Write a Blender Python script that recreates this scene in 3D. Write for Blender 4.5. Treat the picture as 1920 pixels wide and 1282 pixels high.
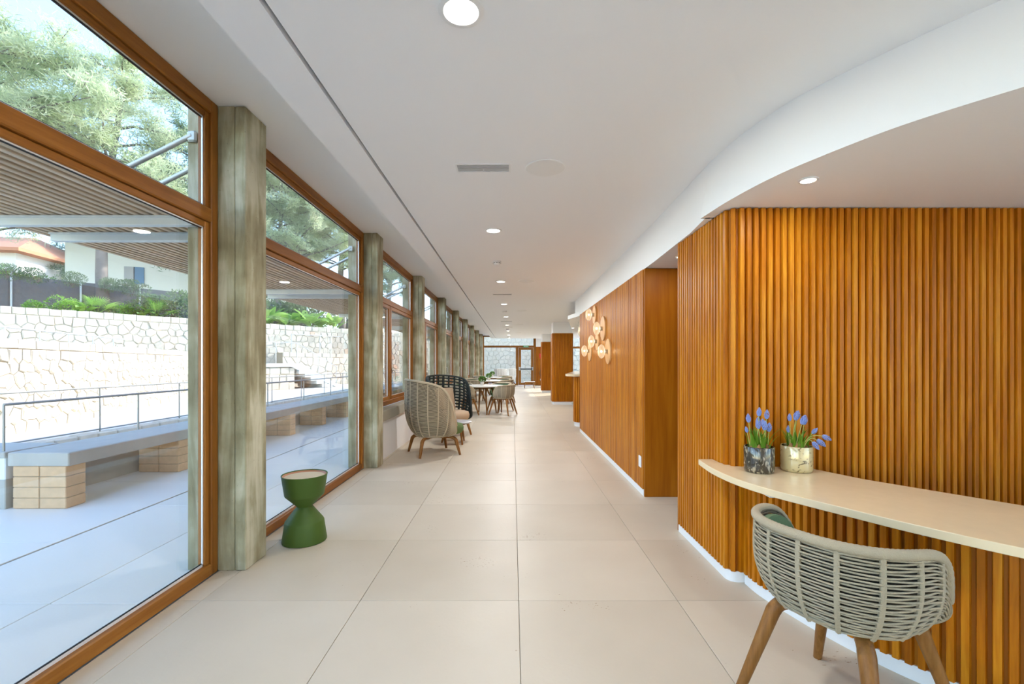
import bpy, math, random
from mathutils import Vector, Matrix
random.seed(7)
for o in list(bpy.data.objects): bpy.data.objects.remove(o, do_unlink=True)
S = bpy.context.scene
C = S.collection

# ------------------------------------------------------------------ camera
F = 860.0; VX = 961.5; VY = 680.5; H = 1.34
cam = bpy.data.cameras.new('camera'); camo = bpy.data.objects.new('camera', cam); C.objects.link(camo)
cam.sensor_fit = 'HORIZONTAL'; cam.sensor_width = 36.0; cam.lens = 36.0 * F / 1920
camo.location = (0, 0, H); camo.rotation_euler = (math.pi / 2, 0, 0)
cam.shift_x = (960 - VX) / 1920; cam.shift_y = (VY - 641) / 1920
cam.clip_start = 0.05; cam.clip_end = 300
S.camera = camo

# ------------------------------------------------------------------ world, sun, exposure
SUN_TO = Vector((1.5, 1.05, 1.0)).normalized()
w = bpy.data.worlds.new('world'); S.world = w; w.use_nodes = True
wn = w.node_tree.nodes; wl = w.node_tree.links
bg = wn['Background']
sky = wn.new('ShaderNodeTexSky'); sky.sky_type = 'NISHITA'; sky.sun_disc = False
sky.sun_elevation = math.asin(SUN_TO.z); sky.sun_rotation = math.atan2(SUN_TO.x, SUN_TO.y)
sky.air_density = 1.0; sky.dust_density = 0.15; sky.ozone_density = 2.5; sky.altitude = 50
wl.new(sky.outputs[0], bg.inputs[0]); bg.inputs[1].default_value = 0.40
sun = bpy.data.lights.new('sun', 'SUN'); sun.energy = 3.1; sun.angle = 0.009; sun.color = (1.0, 0.95, 0.86)
suno = bpy.data.objects.new('sun', sun); C.objects.link(suno)
suno.rotation_euler = SUN_TO.to_track_quat('Z', 'Y').to_euler(); suno.location = (10, 10, 20)
LAMP_W = 11.5           # watts per ceiling downlight
S.view_settings.view_transform = 'Standard'; S.view_settings.look = 'None'
S.view_settings.gamma = 1.0; S.view_settings.use_curve_mapping = False
S.view_settings.exposure = 1.30
S.cycles.diffuse_bounces = 5; S.cycles.max_bounces = 8; S.cycles.use_light_tree = False; S.cycles.caustics_reflective = False; S.cycles.caustics_refractive = False; S.cycles.adaptive_threshold = .04

# ------------------------------------------------------------------ helpers
class MB:
    def __init__(s): s.v = []; s.f = []
    def add(s, vs, fs):
        b = len(s.v); s.v += [tuple(p) for p in vs]; s.f += [tuple(b + i for i in f) for f in fs]; return s
    def box(s, x0, x1, y0, y1, z0, z1):
        vs = [(x0,y0,z0),(x1,y0,z0),(x1,y1,z0),(x0,y1,z0),(x0,y0,z1),(x1,y0,z1),(x1,y1,z1),(x0,y1,z1)]
        return s.add(vs, [(3,2,1,0),(4,5,6,7),(0,1,5,4),(1,2,6,5),(2,3,7,6),(3,0,4,7)])
    def bbox(s, x0, x1, y0, y1, z0, z1, b=.01):
        # box with chamfered edges
        b = min(b, (x1-x0)*.45, (y1-y0)*.45, (z1-z0)*.45)
        rings = [(z0, b), (z0+b, 0), (z1-b, 0), (z1, b)]
        vs = []; fs = []
        for z, i in rings:
            X0, X1, Y0, Y1 = x0+i, x1-i, y0+i, y1-i
            vs += [(X0+b,Y0,z),(X1-b,Y0,z),(X1,Y0+b,z),(X1,Y1-b,z),(X1-b,Y1,z),(X0+b,Y1,z),(X0,Y1-b,z),(X0,Y0+b,z)]
        for r in range(3):
            for k in range(8): fs.append((r*8+k, r*8+(k+1)%8, r*8+8+(k+1)%8, r*8+8+k))
        fs.append(tuple(reversed(range(8)))); fs.append(tuple(range(24, 32)))
        return s.add(vs, fs)
    def prism(s, poly, z0, z1):
        n = len(poly); a = sum(poly[i][0]*poly[(i+1)%n][1]-poly[(i+1)%n][0]*poly[i][1] for i in range(n))
        if a < 0: poly = list(reversed(poly))
        vs = [(p[0],p[1],z0) for p in poly] + [(p[0],p[1],z1) for p in poly]
        fs = [tuple(reversed(range(n))), tuple(range(n, 2*n))] + [(i,(i+1)%n,n+(i+1)%n,n+i) for i in range(n)]
        return s.add(vs, fs)
    def lathe(s, prof, n=32, c=(0,0,0), sx=1, sy=1, axis='z'):
        vs = []; fs = []
        for r, z in prof:
            for k in range(n):
                a = 2*math.pi*k/n
                p = (r*math.cos(a)*sx, r*math.sin(a)*sy, z)
                if axis == 'x': p = (z, p[0], p[1])
                if axis == 'y': p = (p[1], z, p[0])
                vs.append((c[0]+p[0], c[1]+p[1], c[2]+p[2]))
        for i in range(len(prof)-1):
            for k in range(n): fs.append((i*n+k, i*n+(k+1)%n, (i+1)*n+(k+1)%n, (i+1)*n+k))
        if prof[0][0] > 1e-6: fs.append(tuple(reversed(range(n))))
        if prof[-1][0] > 1e-6: fs.append(tuple(range((len(prof)-1)*n, len(prof)*n)))
        return s.add(vs, fs)
    def tube(s, pts, rad, n=8, cap=True, closed=False):
        pts = [Vector(p) for p in pts]; m = len(pts)
        if not hasattr(rad, '__len__'): rad = [rad]*m
        vs = []; fs = []; up = Vector((0,0,1)); prev = None
        for i in range(m):
            if closed: t = pts[(i+1)%m]-pts[i-1]
            else: t = pts[min(i+1,m-1)]-pts[max(i-1,0)]
            t = t.normalized() if t.length > 1e-9 else Vector((0,0,1))
            if prev is None:
                ref = up if abs(t.z) < .9 else Vector((1,0,0)); u = t.cross(ref).normalized()
            else:
                u = prev - t*prev.dot(t); u = u.normalized() if u.length > 1e-6 else t.orthogonal().normalized()
            prev = u; v = t.cross(u)
            for k in range(n):
                a = 2*math.pi*(k+.5)/n; vs.append(pts[i]+(u*math.cos(a)+v*math.sin(a))*rad[i])
        for i in range(m if closed else m-1):
            j = (i+1)%m
            for k in range(n): fs.append((i*n+k, i*n+(k+1)%n, j*n+(k+1)%n, j*n+k))
        if cap and not closed: fs.append(tuple(reversed(range(n)))); fs.append(tuple(range((m-1)*n, m*n)))
        return s.add(vs, fs)
    def ribbon(s, path, x0, depth_in, z0, z1):
        # wall strip of thickness depth_in behind a plan path (list of (p, normal_out)); outer face at offset x0
        vs = []; fs = []; m = len(path)
        for p, nrm in path:
            a = (p[0]+nrm[0]*x0, p[1]+nrm[1]*x0); b = (p[0]-nrm[0]*depth_in, p[1]-nrm[1]*depth_in)
            vs += [(a[0],a[1],z0),(a[0],a[1],z1),(b[0],b[1],z1),(b[0],b[1],z0)]
        for i in range(m-1):
            for k in range(4): fs.append((i*4+k, i*4+(k+1)%4, i*4+4+(k+1)%4, i*4+4+k))
        fs.append((3,2,1,0)); fs.append(tuple((m-1)*4+k for k in range(4)))
        return s.add(vs, fs)
    def mesh(s, name, mat, smooth=False):
        me = bpy.data.meshes.new(name); me.from_pydata(s.v, [], s.f); me.update()
        if mat: me.materials.append(mat)
        if smooth:
            me.polygons.foreach_set('use_smooth', [True]*len(me.polygons))
            if smooth != 'all': me.set_sharp_from_angle(angle=math.radians(smooth if smooth is not True else 40))
        return me
    def obj(s, name, mat, parent=None, smooth=False, kind=None):
        return mo(name, s.mesh(name, mat, smooth), parent, kind)

def mo(name, me, parent=None, kind=None, loc=None, rz=None):
    o = bpy.data.objects.new(name, me); C.objects.link(o)
    if parent is not None: o.parent = parent
    if kind: o['kind'] = kind
    if loc is not None: o.location = loc
    if rz is not None: o.rotation_euler = (0, 0, rz)
    return o
def tag(o, label=None, cat=None, group=None, kind=None):
    if label: o['label'] = label
    if cat: o['category'] = cat
    if group: o['group'] = group
    if kind: o['kind'] = kind
    return o
def thing(name, label, cat, loc=(0,0,0), rz=0, group=None):
    o = bpy.data.objects.new(name, None); C.objects.link(o); o.location = loc; o.rotation_euler = (0,0,rz)
    o.empty_display_size = .1
    return tag(o, label, cat, group)
def struct(name, loc=(0,0,0), rz=0):
    o = bpy.data.objects.new(name, None); C.objects.link(o); o.location = loc; o.rotation_euler = (0,0,rz); o['kind'] = 'structure'; return o
def copy_tree(o, parent=None, label=None, loc=None, rz=None, sc=None):
    c = o.copy(); C.objects.link(c); c.parent = parent
    if label: c['label'] = label
    if loc is not None: c.location = loc
    if rz is not None: c.rotation_euler = (0, 0, rz)
    if sc is not None: c.scale = (sc, sc, sc)
    for ch in list(o.children): copy_tree(ch, c)
    return c
def catmull(P, n=8):
    out = []
    for i in range(len(P)-1):
        p0 = P[max(i-1,0)]; p1 = P[i]; p2 = P[i+1]; p3 = P[min(i+2,len(P)-1)]
        for k in range(n):
            t = k/n
            out.append(tuple(.5*((2*p1[d])+(-p0[d]+p2[d])*t+(2*p0[d]-5*p1[d]+4*p2[d]-p3[d])*t*t+(-p0[d]+3*p1[d]-3*p2[d]+p3[d])*t**3) for d in range(len(p1))))
    out.append(tuple(P[-1])); return out
def face_rz(fx, fy): return math.atan2(-fx, fy)

# ------------------------------------------------------------------ materials
def newmat(name):
    m = bpy.data.materials.new(name); m.use_nodes = True
    nt = m.node_tree; return m, nt.nodes, nt.links, nt.nodes['Principled BSDF']
def srgb(r, g, b):
    f = lambda c: (c/255/12.92) if c/255 <= .04045 else ((c/255+.055)/1.055)**2.4
    return (f(r), f(g), f(b), 1)
def plain(name, col, rough=.5, metal=0, bump=0, bscale=60, var=0, vscale=3, spec=.5):
    m, N, L, B = newmat(name)
    B.inputs['Roughness'].default_value = rough; B.inputs['Metallic'].default_value = metal
    B.inputs['Specular IOR Level'].default_value = spec
    B.inputs['Base Color'].default_value = col
    tc = N.new('ShaderNodeTexCoord')
    if var:
        nz = N.new('ShaderNodeTexNoise'); nz.inputs['Scale'].default_value = vscale; nz.inputs['Detail'].default_value = 5
        L.new(tc.outputs['Object'], nz.inputs['Vector'])
        mx = N.new('ShaderNodeMix'); mx.data_type = 'RGBA'
        mx.inputs[6].default_value = tuple(c*(1-var) for c in col[:3])+(1,); mx.inputs[7].default_value = tuple(min(1, c*(1+var)) for c in col[:3])+(1,)
        L.new(nz.outputs['Fac'], mx.inputs[0]); L.new(mx.outputs[2], B.inputs['Base Color'])
    if bump:
        nb = N.new('ShaderNodeTexNoise'); nb.inputs['Scale'].default_value = bscale; nb.inputs['Detail'].default_value = 4
        L.new(tc.outputs['Object'], nb.inputs['Vector'])
        bp = N.new('ShaderNodeBump'); bp.inputs['Strength'].default_value = bump; bp.inputs['Distance'].default_value = .01
        L.new(nb.outputs['Fac'], bp.inputs['Height']); L.new(bp.outputs[0], B.inputs['Normal'])
    return m
def emis(name, col, st):
    m, N, L, B = newmat(name)
    B.inputs['Base Color'].default_value = (0,0,0,1)
    B.inputs['Emission Color'].default_value = col; B.inputs['Emission Strength'].default_value = st
    return m
def wood(name, c1, c2, c3, rough=.38, along='z', scale=1.0, rnd=.5):
    m, N, L, B = newmat(name)
    tc = N.new('ShaderNodeTexCoord'); oi = N.new('ShaderNodeObjectInfo')
    off = N.new('ShaderNodeVectorMath'); off.operation = 'MULTIPLY_ADD'
    cv = N.new('ShaderNodeCombineXYZ')
    for i in range(3): L.new(oi.outputs['Random'], cv.inputs[i])
    off.inputs[1].default_value = (37, 53, 71); L.new(cv.outputs[0], off.inputs[0]); L.new(tc.outputs['Object'], off.inputs[2])
    mp = N.new('ShaderNodeMapping'); sc = {'z': (14,14,.9), 'y': (14,.9,14), 'x': (.9,14,14)}[along]
    mp.inputs['Scale'].default_value = tuple(a*scale for a in sc); L.new(off.outputs[0], mp.inputs[0])
    nz = N.new('ShaderNodeTexNoise'); nz.inputs['Scale'].default_value = 1.6; nz.inputs['Detail'].default_value = 7; nz.inputs['Distortion'].default_value = .6
    L.new(mp.outputs[0], nz.inputs['Vector'])
    fine = N.new('ShaderNodeTexNoise'); fine.inputs['Scale'].default_value = 9; fine.inputs['Detail'].default_value = 4; L.new(mp.outputs[0], fine.inputs['Vector'])
    ad = N.new('ShaderNodeMath'); ad.operation = 'MULTIPLY_ADD'; ad.inputs[1].default_value = .35; L.new(fine.outputs['Fac'], ad.inputs[0]); L.new(nz.outputs['Fac'], ad.inputs[2])
    rr = N.new('ShaderNodeMath'); rr.operation = 'MULTIPLY_ADD'; rr.inputs[1].default_value = rnd; L.new(oi.outputs['Random'], rr.inputs[0]); L.new(ad.outputs[0], rr.inputs[2])
    sb = N.new('ShaderNodeMath'); sb.operation = 'SUBTRACT'; sb.inputs[1].default_value = .17+rnd*.5; L.new(rr.outputs[0], sb.inputs[0])
    cr = N.new('ShaderNodeValToRGB'); e = cr.color_ramp.elements
    e[0].position = .2; e[0].color = c1; e[1].position = .8; e[1].color = c3
    k = cr.color_ramp.elements.new(.5); k.color = c2
    L.new(sb.outputs[0], cr.inputs[0]); L.new(cr.outputs[0], B.inputs['Base Color'])
    B.inputs['Roughness'].default_value = rough; B.inputs['Specular IOR Level'].default_value = .22
    bp = N.new('ShaderNodeBump'); bp.inputs['Strength'].default_value = .06; bp.inputs['Distance'].default_value = .005
    L.new(fine.outputs['Fac'], bp.inputs['Height']); L.new(bp.outputs[0], B.inputs['Normal'])
    return m
def stone_mat(name, c1, c2, accent, acc_thr=.93, rough=.85, bump=.5, bscale=9):
    m, N, L, B = newmat(name)
    tc = N.new('ShaderNodeTexCoord'); oi = N.new('ShaderNodeNewGeometry')
    mx = N.new('ShaderNodeMix'); mx.data_type = 'RGBA'; mx.inputs[6].default_value = c1; mx.inputs[7].default_value = c2
    L.new(oi.outputs['Random Per Island'], mx.inputs[0])
    gt = N.new('ShaderNodeMath'); gt.operation = 'GREATER_THAN'; gt.inputs[1].default_value = acc_thr; L.new(oi.outputs['Random Per Island'], gt.inputs[0])
    m2 = N.new('ShaderNodeMix'); m2.data_type = 'RGBA'; m2.inputs[7].default_value = accent; L.new(gt.outputs[0], m2.inputs[0]); L.new(mx.outputs[2], m2.inputs[6])
    nz = N.new('ShaderNodeTexNoise'); nz.inputs['Scale'].default_value = bscale; nz.inputs['Detail'].default_value = 6; L.new(tc.outputs['Object'], nz.inputs['Vector'])
    m3 = N.new('ShaderNodeMix'); m3.data_type = 'RGBA'; m3.blend_type = 'MULTIPLY'; m3.inputs[0].default_value = .35
    L.new(m2.outputs[2], m3.inputs[6]); L.new(nz.outputs['Fac'], m3.inputs[7]); 
    br = N.new('ShaderNodeBrightContrast'); br.inputs[1].default_value = .06; L.new(m3.outputs[2], br.inputs[0]); L.new(br.outputs[0], B.inputs['Base Color'])
    bp = N.new('ShaderNodeBump'); bp.inputs['Strength'].default_value = bump; bp.inputs['Distance'].default_value = .03
    L.new(nz.outputs['Fac'], bp.inputs['Height']); L.new(bp.outputs[0], B.inputs['Normal'])
    B.inputs['Roughness'].default_value = rough
    return m
def tile_mat(name, c1, c2, pits=True):
    m, N, L, B = newmat(name)
    geo = N.new('ShaderNodeNewGeometry'); oi = N.new('ShaderNodeObjectInfo')
    n1 = N.new('ShaderNodeTexNoise'); n1.inputs['Scale'].default_value = 1.5; n1.inputs['Detail'].default_value = 5; L.new(geo.outputs['Position'], n1.inputs['Vector'])
    ad = N.new('ShaderNodeMath'); ad.operation = 'MULTIPLY_ADD'; ad.inputs[1].default_value = .45; L.new(oi.outputs['Random'], ad.inputs[0]); L.new(n1.outputs['Fac'], ad.inputs[2])
    sb = N.new('ShaderNodeMath'); sb.operation = 'SUBTRACT'; sb.inputs[1].default_value = .22; L.new(ad.outputs[0], sb.inputs[0])
    mx = N.new('ShaderNodeMix'); mx.data_type = 'RGBA'; mx.inputs[6].default_value = c1; mx.inputs[7].default_value = c2; L.new(sb.outputs[0], mx.inputs[0])
    out = mx.outputs[2]
    if pits:
        mp = N.new('ShaderNodeMapping'); mp.inputs['Scale'].default_value = (26, 60, 26); L.new(geo.outputs['Position'], mp.inputs[0])
        vo = N.new('ShaderNodeTexNoise'); vo.inputs['Scale'].default_value = 1.6; vo.inputs['Detail'].default_value = 1.5; L.new(mp.outputs[0], vo.inputs['Vector'])
        reg = N.new('ShaderNodeTexNoise'); reg.inputs['Scale'].default_value = 2.2; L.new(geo.outputs['Position'], reg.inputs['Vector'])
        ml = N.new('ShaderNodeMath'); ml.operation = 'MULTIPLY'; L.new(vo.outputs['Fac'], ml.inputs[0]); L.new(reg.outputs['Fac'], ml.inputs[1])
        cr = N.new('ShaderNodeValToRGB'); cr.color_ramp.elements[0].position = .445; cr.color_ramp.elements[0].color = (0,0,0,1); cr.color_ramp.elements[1].position = .465; cr.color_ramp.elements[1].color = (1,1,1,1)
        L.new(ml.outputs[0], cr.inputs[0])
        m2 = N.new('ShaderNodeMix'); m2.data_type = 'RGBA'; m2.inputs[7].default_value = srgb(150,120,85); L.new(cr.outputs[0], m2.inputs[0]); L.new(out, m2.inputs[6]); out = m2.outputs[2]
    L.new(out, B.inputs['Base Color'])
    B.inputs['Roughness'].default_value = .42; B.inputs['Specular IOR Level'].default_value = .35
    n2 = N.new('ShaderNodeTexNoise'); n2.inputs['Scale'].default_value = 45; n2.inputs['Detail'].default_value = 5; L.new(geo.outputs['Position'], n2.inputs['Vector'])
    bp = N.new('ShaderNodeBump'); bp.inputs['Strength'].default_value = .07; bp.inputs['Distance'].default_value = .01; L.new(n2.outputs['Fac'], bp.inputs['Height']); L.new(bp.outputs[0], B.inputs['Normal'])
    return m
def concrete_mat(name, c1, c2, c3):
    m, N, L, B = newmat(name)
    geo = N.new('ShaderNodeNewGeometry')
    mp = N.new('ShaderNodeMapping'); mp.inputs['Scale'].default_value = (10, 10, 1.3); L.new(geo.outputs['Position'], mp.inputs[0])
    n1 = N.new('ShaderNodeTexNoise'); n1.inputs['Scale'].default_value = 1.3; n1.inputs['Detail'].default_value = 7; n1.inputs['Distortion'].default_value = .8; L.new(mp.outputs[0], n1.inputs['Vector'])
    n2 = N.new('ShaderNodeTexNoise'); n2.inputs['Scale'].default_value = 3.2; n2.inputs['Detail'].default_value = 8; L.new(geo.outputs['Position'], n2.inputs['Vector'])
    av = N.new('ShaderNodeMath'); av.operation = 'MULTIPLY_ADD'; av.inputs[1].default_value = .5; L.new(n2.outputs['Fac'], av.inputs[0])
    hf = N.new('ShaderNodeMath'); hf.operation = 'MULTIPLY'; hf.inputs[1].default_value = .5; L.new(n1.outputs['Fac'], hf.inputs[0]); L.new(hf.outputs[0], av.inputs[2])
    cr = N.new('ShaderNodeValToRGB'); e = cr.color_ramp.elements; e[0].position = .38; e[0].color = c1; e[1].position = .62; e[1].color = c3; k = e.new(.5); k.color = c2
    L.new(av.outputs[0], cr.inputs[0])
    vo = N.new('ShaderNodeTexVoronoi'); vo.inputs['Scale'].default_value = 22; L.new(geo.outputs['Position'], vo.inputs['Vector'])
    pr = N.new('ShaderNodeValToRGB'); pr.color_ramp.elements[0].position = .05; pr.color_ramp.elements[0].color = (.25,.25,.25,1); pr.color_ramp.elements[1].position = .075; pr.color_ramp.elements[1].color = (1,1,1,1); L.new(vo.outputs['Distance'], pr.inputs[0])
    mm = N.new('ShaderNodeMix'); mm.data_type = 'RGBA'; mm.blend_type = 'MULTIPLY'; mm.inputs[0].default_value = .6; L.new(cr.outputs[0], mm.inputs[6]); L.new(pr.outputs[0], mm.inputs[7])
    L.new(mm.outputs[2], B.inputs['Base Color']); B.inputs['Roughness'].default_value = .8
    n3 = N.new('ShaderNodeTexNoise'); n3.inputs['Scale'].default_value = 30; n3.inputs['Detail'].default_value = 6; L.new(mp.outputs[0], n3.inputs['Vector'])
    bp = N.new('ShaderNodeBump'); bp.inputs['Strength'].default_value = .25; bp.inputs['Distance'].default_value = .01; L.new(n3.outputs['Fac'], bp.inputs['Height']); L.new(bp.outputs[0], B.inputs['Normal'])
    return m
def two_sided_fresnel(N, L, ior):
    g = N.new('ShaderNodeNewGeometry'); mr = N.new('ShaderNodeMapRange')
    mr.inputs['To Min'].default_value = ior; mr.inputs['To Max'].default_value = 1/ior
    L.new(g.outputs['Backfacing'], mr.inputs['Value'])
    fr = N.new('ShaderNodeFresnel'); L.new(mr.outputs[0], fr.inputs['IOR']); return fr
def glass_pane(name, tint=(.985,.99,.99,1), refl=1.0):
    m, N, L, B = newmat(name); N.remove(B)
    tr = N.new('ShaderNodeBsdfTransparent'); tr.inputs[0].default_value = tint
    gl = N.new('ShaderNodeBsdfGlossy'); gl.inputs['Roughness'].default_value = 0.0; gl.inputs['Color'].default_value = (.95,.97,1,1)
    fr = two_sided_fresnel(N, L, 1.45)
    ms = N.new('ShaderNodeMixShader'); L.new(fr.outputs[0], ms.inputs[0]); L.new(tr.outputs[0], ms.inputs[1]); L.new(gl.outputs[0], ms.inputs[2])
    L.new(ms.outputs[0], N['Material Output'].inputs[0]); return m
def leaf_mat(name, c1, c2, trans=.35):
    m, N, L, B = newmat(name)
    oi = N.new('ShaderNodeObjectInfo'); geo = N.new('ShaderNodeNewGeometry')
    nz = N.new('ShaderNodeTexNoise'); nz.inputs['Scale'].default_value = 1.1; nz.inputs['Detail'].default_value = 3; L.new(geo.outputs['Position'], nz.inputs['Vector'])
    cr = N.new('ShaderNodeValToRGB'); cr.color_ramp.elements[0].position = .35; cr.color_ramp.elements[0].color = c1; cr.color_ramp.elements[1].position = .65; cr.color_ramp.elements[1].color = c2
    L.new(nz.outputs['Fac'], cr.inputs[0]); L.new(cr.outputs[0], B.inputs['Base Color']); B.inputs['Roughness'].default_value = .55
    tb = N.new('ShaderNodeBsdfTranslucent'); L.new(cr.outputs[0], tb.inputs[0])
    ms = N.new('ShaderNodeMixShader'); ms.inputs[0].default_value = trans; L.new(B.outputs[0], ms.inputs[1]); L.new(tb.outputs[0], ms.inputs[2]); L.new(ms.outputs[0], N['Material Output'].inputs[0])
    return m

M = {}
M['white'] = plain('white_paint', (.89,.89,.89,1), .6, bump=.03, bscale=120)
M['ceil'] = plain('ceiling_paint', (.90,.90,.905,1), .7, bump=.03, bscale=140)
M['base'] = plain('baseboard_white', (.82,.82,.81,1), .4)
M['slat'] = wood('slat_wood', srgb(146,78,2), srgb(184,108,9), srgb(212,142,32), .36, 'z', 1.0, .22)
M['panelwood'] = wood('panel_wood', srgb(140,74,3), srgb(160,90,6), srgb(178,108,14), .45, 'z', .6, .2)
M['frame'] = wood('window_frame_wood', srgb(116,68,20), srgb(142,88,30), srgb(164,108,46), .4, 'y', .8, .3)
M['framev'] = wood('window_frame_wood_upright', srgb(116,68,20), srgb(142,88,30), srgb(164,108,46), .4, 'z', .8, .3)
M['legwood'] = wood('furniture_wood', srgb(112,72,30), srgb(138,92,44), srgb(156,108,56), .42, 'z', 2, .3)
M['tile'] = tile_mat('limestone_tile', srgb(192,179,157), srgb(212,200,179))
M['terr'] = tile_mat('terrace_slab', srgb(232,227,216), srgb(244,240,230), False)
M['grout'] = plain('grout', srgb(172,162,146), .9)
M['conc'] = concrete_mat('board_marked_concrete', srgb(126,116,86), srgb(160,153,123), srgb(194,190,166))
M['benchconc'] = plain('bench_concrete', srgb(180,176,164), .8, bump=.2, bscale=30, var=.12, vscale=5)
M['stone'] = stone_mat('limestone_rubble', srgb(204,188,160), srgb(220,206,180), srgb(206,166,128), .965)
M['stoneshade'] = stone_mat('limestone_rubble_shaded', srgb(196,180,152), srgb(214,199,172), srgb(204,166,132), .965)  # darker copy of the rubble, with the back wall's shade in its colour
M['mortar'] = plain('mortar', srgb(160,144,118), .95, bump=.3, bscale=30)
M['mortar_pale'] = plain('pale_mortar', srgb(192,180,158), .95, bump=.3, bscale=30)  # mortar copy lightened to offset the shade on its walls
M['brick'] = stone_mat('sandstone_brick', srgb(212,162,108), srgb(230,190,142), srgb(198,136,92), .85, .85, .3, 14)
M['sillconc'] = plain('sill_concrete', srgb(172,166,148), .75, bump=.1, bscale=40, var=.08, vscale=4)
M['galv'] = plain('galvanised_steel', srgb(206,214,210), .5, .1, var=.08, vscale=14)
M['rail'] = plain('railing_steel', srgb(146,148,142), .5, .6)
M['railw'] = plain('pale_railing_steel', srgb(205,205,202), .5, .3)
M['perslat'] = wood('pergola_slat_wood', srgb(186,160,128), srgb(206,182,150), srgb(222,202,174), .7, 'y', .8, .3)
M['perroof'] = plain('pergola_roof_board', srgb(54,44,38), .9)
M['drain'] = plain('drain_slot', srgb(45,55,66), .8)
M['rope'] = plain('taupe_rope', srgb(174,160,134), .85, bump=.5, bscale=260)
M['ropein'] = plain('rope_inner_shade', srgb(104,92,74), .9)  # inner ropes coloured dark to paint the shade inside the weave
M['ropew'] = plain('warm_rope', srgb(196,180,152), .85, bump=.5, bscale=260)
M['roped'] = plain('dark_green_rope', srgb(38,44,40), .8, bump=.3, bscale=200)
M['ropesun'] = plain('sunlit_rope', srgb(236,233,226), .8)  # whitened colour stands in for sunlight on the end armchairs
M['greenfab'] = plain('green_fabric', srgb(96,120,72), .9, bump=.4, bscale=300)
M['greenpad'] = plain('green_liner', srgb(110,134,98), .9, bump=.4, bscale=300)
M['beigefab'] = plain('beige_fabric', srgb(192,168,140), .9, bump=.3, bscale=300)
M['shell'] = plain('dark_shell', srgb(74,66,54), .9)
M['greenmet'] = plain('green_powder_coat', srgb(74,98,40), .5, bump=.05, bscale=300, spec=.25)
M['dish'] = plain('dish_interior', srgb(206,190,160), .6)
M['dishrim'] = plain('dish_rim_copper', srgb(176,118,84), .45)
M['counter'] = plain('pale_stone_top', srgb(230,208,170), .16, var=.05, vscale=18)
M['counteredge'] = M['counter']
M['tablewhite'] = plain('table_top_white', srgb(232,228,220), .35)
M['tablegrey'] = plain('table_top_grey', srgb(168,168,172), .35)
M['pot'] = plain('pale_pot', srgb(214,204,188), .7)
M['metal'] = plain('brushed_metal', srgb(190,188,180), .3, .9)
M['whiteplastic'] = plain('white_plastic', (.82,.82,.81,1), .35)
M['greygrille'] = plain('grey_grille', (.50,.50,.50,1), .6)
M['dark'] = plain('dark_slot', (.05,.045,.04,1), .7)
M['black'] = plain('black', (.02,.02,.02,1), .5)
M['red'] = plain('red_paint', srgb(208,40,30), .4)
M['green'] = plain('sign_green', srgb(40,150,80), .5)
M['glass'] = glass_pane('window_glass')
M['bead'] = plain('glazing_bead', srgb(232,232,230), .3, .2)
M['gasket'] = plain('gasket', srgb(30,30,30), .6)
M['plywood'] = wood('sconce_wood', srgb(190,140,86), srgb(210,162,108), srgb(222,180,130), .4, 'z', 1, .3)
M['disc_light'] = emis('downlight_diffuser', (1,.93,.80,1), 6)
M['bulb'] = emis('bulb_filament', (1,.84,.58,1), 5)
M['housewhite'] = plain('house_render', srgb(232,232,228), .9, var=.05, vscale=1)
M['rooftile'] = plain('terracotta', srgb(206,140,104), .9, bump=.5, bscale=20)
M['bluewin'] = plain('blue_shutter', srgb(90,130,170), .5)
M['darkfence'] = stone_mat('dark_brush_fence', srgb(86,82,80), srgb(112,108,104), srgb(78,74,66), .9, .95, 1.0, 6)
M['soil'] = plain('soil_ground', srgb(140,125,98), .95, bump=.5, bscale=6, var=.3)
M['path'] = plain('pale_path', srgb(218,212,200), .9, bump=.1, bscale=10, var=.04)
M['bark'] = plain('pine_bark', srgb(128,118,112), .95, bump=.8, bscale=14, var=.25, vscale=6)
M['pine1'] = leaf_mat('pine_needles_light', srgb(180,192,148), srgb(220,224,192), .5)
M['pine2'] = leaf_mat('pine_needles_dark', srgb(104,132,108), srgb(150,170,134), .45)
M['shrub1'] = leaf_mat('shrub_leaves', srgb(96,140,60), srgb(160,200,96))
M['shrub2'] = leaf_mat('shrub_leaves_dull', srgb(90,110,80), srgb(130,146,108))
M['banana'] = leaf_mat('broad_leaf', srgb(118,166,76), srgb(188,218,128), .45)
M['tuft'] = leaf_mat('tabletop_leaves', srgb(70,110,36), srgb(120,160,70), .2)
M['muscleaf'] = leaf_mat('bulb_leaf', srgb(70,120,20), srgb(130,170,40), .3)
M['muscstem'] = plain('flower_stem', srgb(176,184,96), .6)
M['muscflower'] = plain('hyacinth_blue', srgb(138,156,212), .6, var=.25, vscale=120)
M['bulbskin'] = plain('bulb_skin', srgb(160,116,70), .8, var=.3, vscale=50)

def mercury(name, c1, c2, thr, sc):
    m, N, L, B = newmat(name)
    tc = N.new('ShaderNodeTexCoord'); mp = N.new('ShaderNodeMapping'); mp.inputs['Scale'].default_value = sc; L.new(tc.outputs['Object'], mp.inputs[0])
    nz = N.new('ShaderNodeTexNoise'); nz.inputs['Scale'].default_value = 1; nz.inputs['Detail'].default_value = 4; nz.inputs['Distortion'].default_value = 1.5; L.new(mp.outputs[0], nz.inputs['Vector'])
    cr = N.new('ShaderNodeValToRGB'); cr.color_ramp.elements[0].position = thr-.05; cr.color_ramp.elements[0].color = c1; cr.color_ramp.elements[1].position = thr+.05; cr.color_ramp.elements[1].color = c2
    L.new(nz.outputs['Fac'], cr.inputs[0]); L.new(cr.outputs[0], B.inputs['Base Color'])
    B.inputs['Roughness'].default_value = .12; B.inputs['Metallic'].default_value = .15; B.inputs['Coat Weight'].default_value = .6
    return m
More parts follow.
